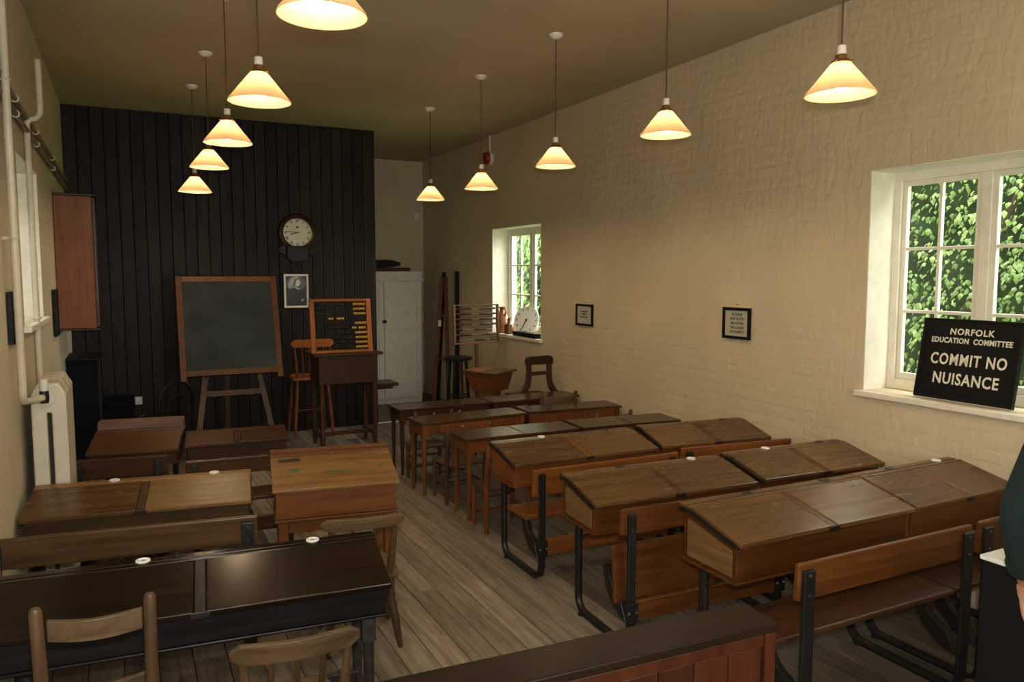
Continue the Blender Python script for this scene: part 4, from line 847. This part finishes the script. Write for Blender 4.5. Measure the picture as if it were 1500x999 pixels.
# ------------------------------------------------------------------ person at the right edge
def build_person():
    t = thing('person', 'person in a dark teal sleeve at the right edge, hand by the cabinet', 'person', (2.185, .918, 0), 0)
    V = []; E = []; Rr = []
    def v(p, r, prev=None):
        V.append(p); Rr.append(r if isinstance(r, tuple) else (r, r))
        if prev is not None: E.append((prev, len(V) - 1))
        return len(V) - 1
    pel = v((0, 0, .96), (.13, .16)); wai = v((.01, 0, 1.10), (.12, .15), pel); che = v((.01, 0, 1.28), (.13, .17), wai); nb_ = v((-.01, 0, 1.43), (.08, .10), che)
    nk = v((.005, 0, 1.50), .055, nb_); hd = v((.015, 0, 1.57), (.075, .07), nk); hc = v((.02, 0, 1.65), (.095, .08), hd); hv = v((.015, 0, 1.73), (.07, .06), hc)
    for sg in (-1, 1):
        hp_ = v((0, sg * .09, .90), .085, pel); kn = v((.02, sg * .10, .50), .06, hp_); an = v((-.01, sg * .11, .09), .042, kn); ft = v((.06, sg * .115, .04), .04, an); to = v((.15, sg * .12, .03), .034, ft)
    def armR(): 
        s_ = v((-.01, -.18, 1.39), .062, nb_); e_ = v((-.03, -.24, 1.10), .048, s_); w_ = v((.05, -.25, .86), .032, e_); p_ = v((.06, -.25, .78), (.036, .018), w_)
        for k in range(4): a = v((.035 + .02 * k, -.25, .73), .009, p_); v((.04 + .02 * k, -.24, .67), .008, a)
    armR()
    s_ = v((0, .18, 1.39), .064, nb_); m_ = v((-.005, .235, 1.22), .060, s_); e_ = v((.0, .295, 1.05), .056, m_); f_ = v((.035, .305, .95), .050, e_); c_ = v((.075, .312, .865), .044, f_)
    body_n = len(V)
    w_ = v((.085, .313, .85), (.030, .022), c_); p1 = v((.098, .314, .82), (.036, .018), w_); p2 = v((.112, .315, .775), (.040, .016), p1)
    for dx, L1 in ((-.030, .062), (-.010, .075), (.011, .070), (.031, .055)):
        a = v((.112 + dx, .317, .752), .0095, p2); b_ = v((.118 + dx * 1.05, .312, .752 - L1 * .5), .0088, a); c2 = v((.122 + dx * 1.05, .300, .752 - L1), .0075, b_)
    th = v((.142, .306, .812), .011, p1); th2 = v((.162, .298, .785), .0095, th); v((.170, .292, .757), .008, th2)
    me = bpy.data.meshes.new('body'); me.from_pydata(V, E, [])
    tmp = bpy.data.objects.new('body_tmp', me); COL.objects.link(tmp)
    sk = tmp.modifiers.new('skin', 'SKIN'); sb = tmp.modifiers.new('sub', 'SUBSURF'); sb.levels = 2; sb.render_levels = 2
    sv = me.skin_vertices[0].data
    for i, r in enumerate(Rr): sv[i].radius = r; sv[i].use_root = (i == 0)
    dg = bpy.context.evaluated_depsgraph_get(); dg.update()
    bm_ = bpy.data.meshes.new_from_object(tmp.evaluated_get(dg)); bpy.data.objects.remove(tmp)
    bm_.name = 'body'; bm_.materials.clear()
    for mt in ('sleeve_teal', 'trouser', 'skin', 'black_matt'): bm_.materials.append(M[mt])
    for p in bm_.polygons:
        c = p.center; arm = abs(c.y) > .20 and c.z < 1.3 and c.z > .6
        if arm: p.material_index = 2 if c.z < .862 else 0
        elif c.z > 1.475: p.material_index = 2
        elif c.z < .075: p.material_index = 3
        elif c.z < .98: p.material_index = 1
    bm_.shade_smooth()
    o = bpy.data.objects.new('body', bm_); COL.objects.link(o); o.parent = t
    MB().lathe([(.002, .125), (.06, .11), (.092, .06), (.10, .0), (.088, -.06), (.07, -.075)], 20, (.0, 0, 1.665), cap=False).build('hair', 'hair', t)
    for sg in (-1, 1):
        MB().lathe([(.001, .012), (.010, .006), (.012, 0)], 10, (.108, sg * .032, 1.655), 'x').build('eye', 'china', t)
        MB().tube([(.015, sg * .083, 1.665), (.01, sg * .095, 1.65), (.015, sg * .085, 1.625)], [.006, .012, .005], 8).build('ear', 'skin', t)
    MB().tube([(.108, 0, 1.655), (.128, 0, 1.625), (.112, 0, 1.612)], [.006, .012, .008], 8).build('nose', 'skin', t)
    MB().tube([(.102, -.025, 1.585), (.112, 0, 1.583), (.102, .025, 1.585)], [.004, .007, .004], 8).build('mouth', 'bell_red', t)
    cf = MB().tube([(.064, .310, .888), (.077, .3125, .862)], [.049, .047], 14).build('cuff', 'sleeve_teal', t)
build_person()

# ------------------------------------------------------------------ outdoors: lawn, ivy hedge, a lighter tree and an added hedge to cut daylight
struct(box('ground', 'grass', None, -30, XL - .33, -15, 30, -.30, -.25, 0)); struct(box('ground_east', 'grass', None, XR + .33, 40, -15, 40, -.30, -.25, 0))
LV = [(0, 0, 0), (.30, .26, .05), (.5, .22, .0), (.0, .30, .06), (1, 0, -.06), (-.04, 0, 0)]
def leaf_geo(sz): 
    pts = [(0, 0, 0), (.28, .34, -.04), (.62, .24, -.02), (1.0, 0, -.14), (.62, -.24, -.02), (.28, -.34, -.04), (.45, 0, .07)]
    return [Vector(p) * sz for p in pts], [(0, 6, 1), (1, 6, 2), (2, 6, 3), (3, 6, 4), (4, 6, 5), (5, 6, 0)]
def bump(y, z, s): return math.sin(y * 2.3 + s) * .5 + math.sin(z * 2.9 + y * 1.1 + s * 2) * .5 + math.sin(y * 5.1 - z * 4.3 + s) * .4 + math.sin(y * 9.7 + z * 8.3) * .25
def hedge(name, label, x0, y0, y1, z0, z1, n, sz, mat, amp, seed, core=True, nparts=0, thick=.5, cat='hedge'):
    rnd = random.Random(seed); t = thing(name, label, cat, (x0, (y0 + y1) / 2, -.25), 0); ym = (y0 + y1) / 2
    stem = MB()
    for k in range(9):
        yy = rnd.uniform(y0, y1) - ym; stem.tube([(rnd.uniform(.3, .6), yy, 0), (rnd.uniform(.2, .7), yy + rnd.uniform(-.3, .3), (z1 + .25) * .45), (rnd.uniform(.2, .6), yy + rnd.uniform(-.5, .5), (z1 + .25) * .85)], [.05, .035, .015], 8)
    stem.build('stems', 'bark', t)
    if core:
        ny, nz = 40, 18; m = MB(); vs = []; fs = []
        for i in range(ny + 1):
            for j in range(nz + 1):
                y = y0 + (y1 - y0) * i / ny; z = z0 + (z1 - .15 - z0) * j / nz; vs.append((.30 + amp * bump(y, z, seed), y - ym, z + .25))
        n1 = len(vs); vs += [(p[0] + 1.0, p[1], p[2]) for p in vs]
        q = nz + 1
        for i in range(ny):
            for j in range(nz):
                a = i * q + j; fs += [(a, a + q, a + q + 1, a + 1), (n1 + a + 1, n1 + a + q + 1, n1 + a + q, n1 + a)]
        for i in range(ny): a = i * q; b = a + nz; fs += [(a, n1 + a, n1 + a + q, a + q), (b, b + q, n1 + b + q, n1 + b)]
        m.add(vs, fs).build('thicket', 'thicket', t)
    mb = MB(); geo = {}
    for k in range(n):
        y = rnd.uniform(y0, y1); z = z0 + (z1 - z0) * rnd.random() ** .9
        x = amp * bump(y, z, seed) + rnd.uniform(-.10, thick) * (1 if core else 2.2)
        clump = math.sin(y * 13 + seed) * math.sin(z * 11) ; x -= .06 * clump
        e = Euler((rnd.uniform(-.7, .7), rnd.uniform(.5, 1.45), math.pi + rnd.uniform(-1.0, 1.0)))
        pts, fs = leaf_geo(sz * rnd.uniform(.7, 1.25))
        T = Matrix.Translation((x, y - ym, z + .25)) @ e.to_matrix().to_4x4()
        near = nparts and x < .02 and .6 < z < 2.6 and y0 + 1.2 < y < y1 - .3
        if near:
            nparts -= 1
            if 0 not in geo: geo[0] = MB().add([tuple(p) for p in leaf_geo(sz)[0]], fs).mesh('leaf')
            o = inst('leaf', geo[0], mat, t, (x, y - ym, z + .25), tuple(e), (rnd.uniform(.8, 1.25),) * 3)
        else: mb.T = T; mb.add([tuple(p) for p in pts], fs)
    mb.T = I4; o = mb.build('foliage', mat, t); o['kind'] = 'stuff'
    return t
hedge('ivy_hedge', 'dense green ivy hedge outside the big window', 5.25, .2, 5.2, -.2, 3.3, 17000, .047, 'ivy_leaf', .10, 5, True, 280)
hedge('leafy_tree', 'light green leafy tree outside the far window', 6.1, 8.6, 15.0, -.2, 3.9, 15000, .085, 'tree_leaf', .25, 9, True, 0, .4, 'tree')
hedge('added_hedge', 'green hedge added outside the left hand windows to cut daylight', -3.0, 0.5, 8.0, -.2, 3.2, 2500, .10, 'ivy_leaf', .10, 3, True, 0)  # added hedge, only there to tone down daylight from the left
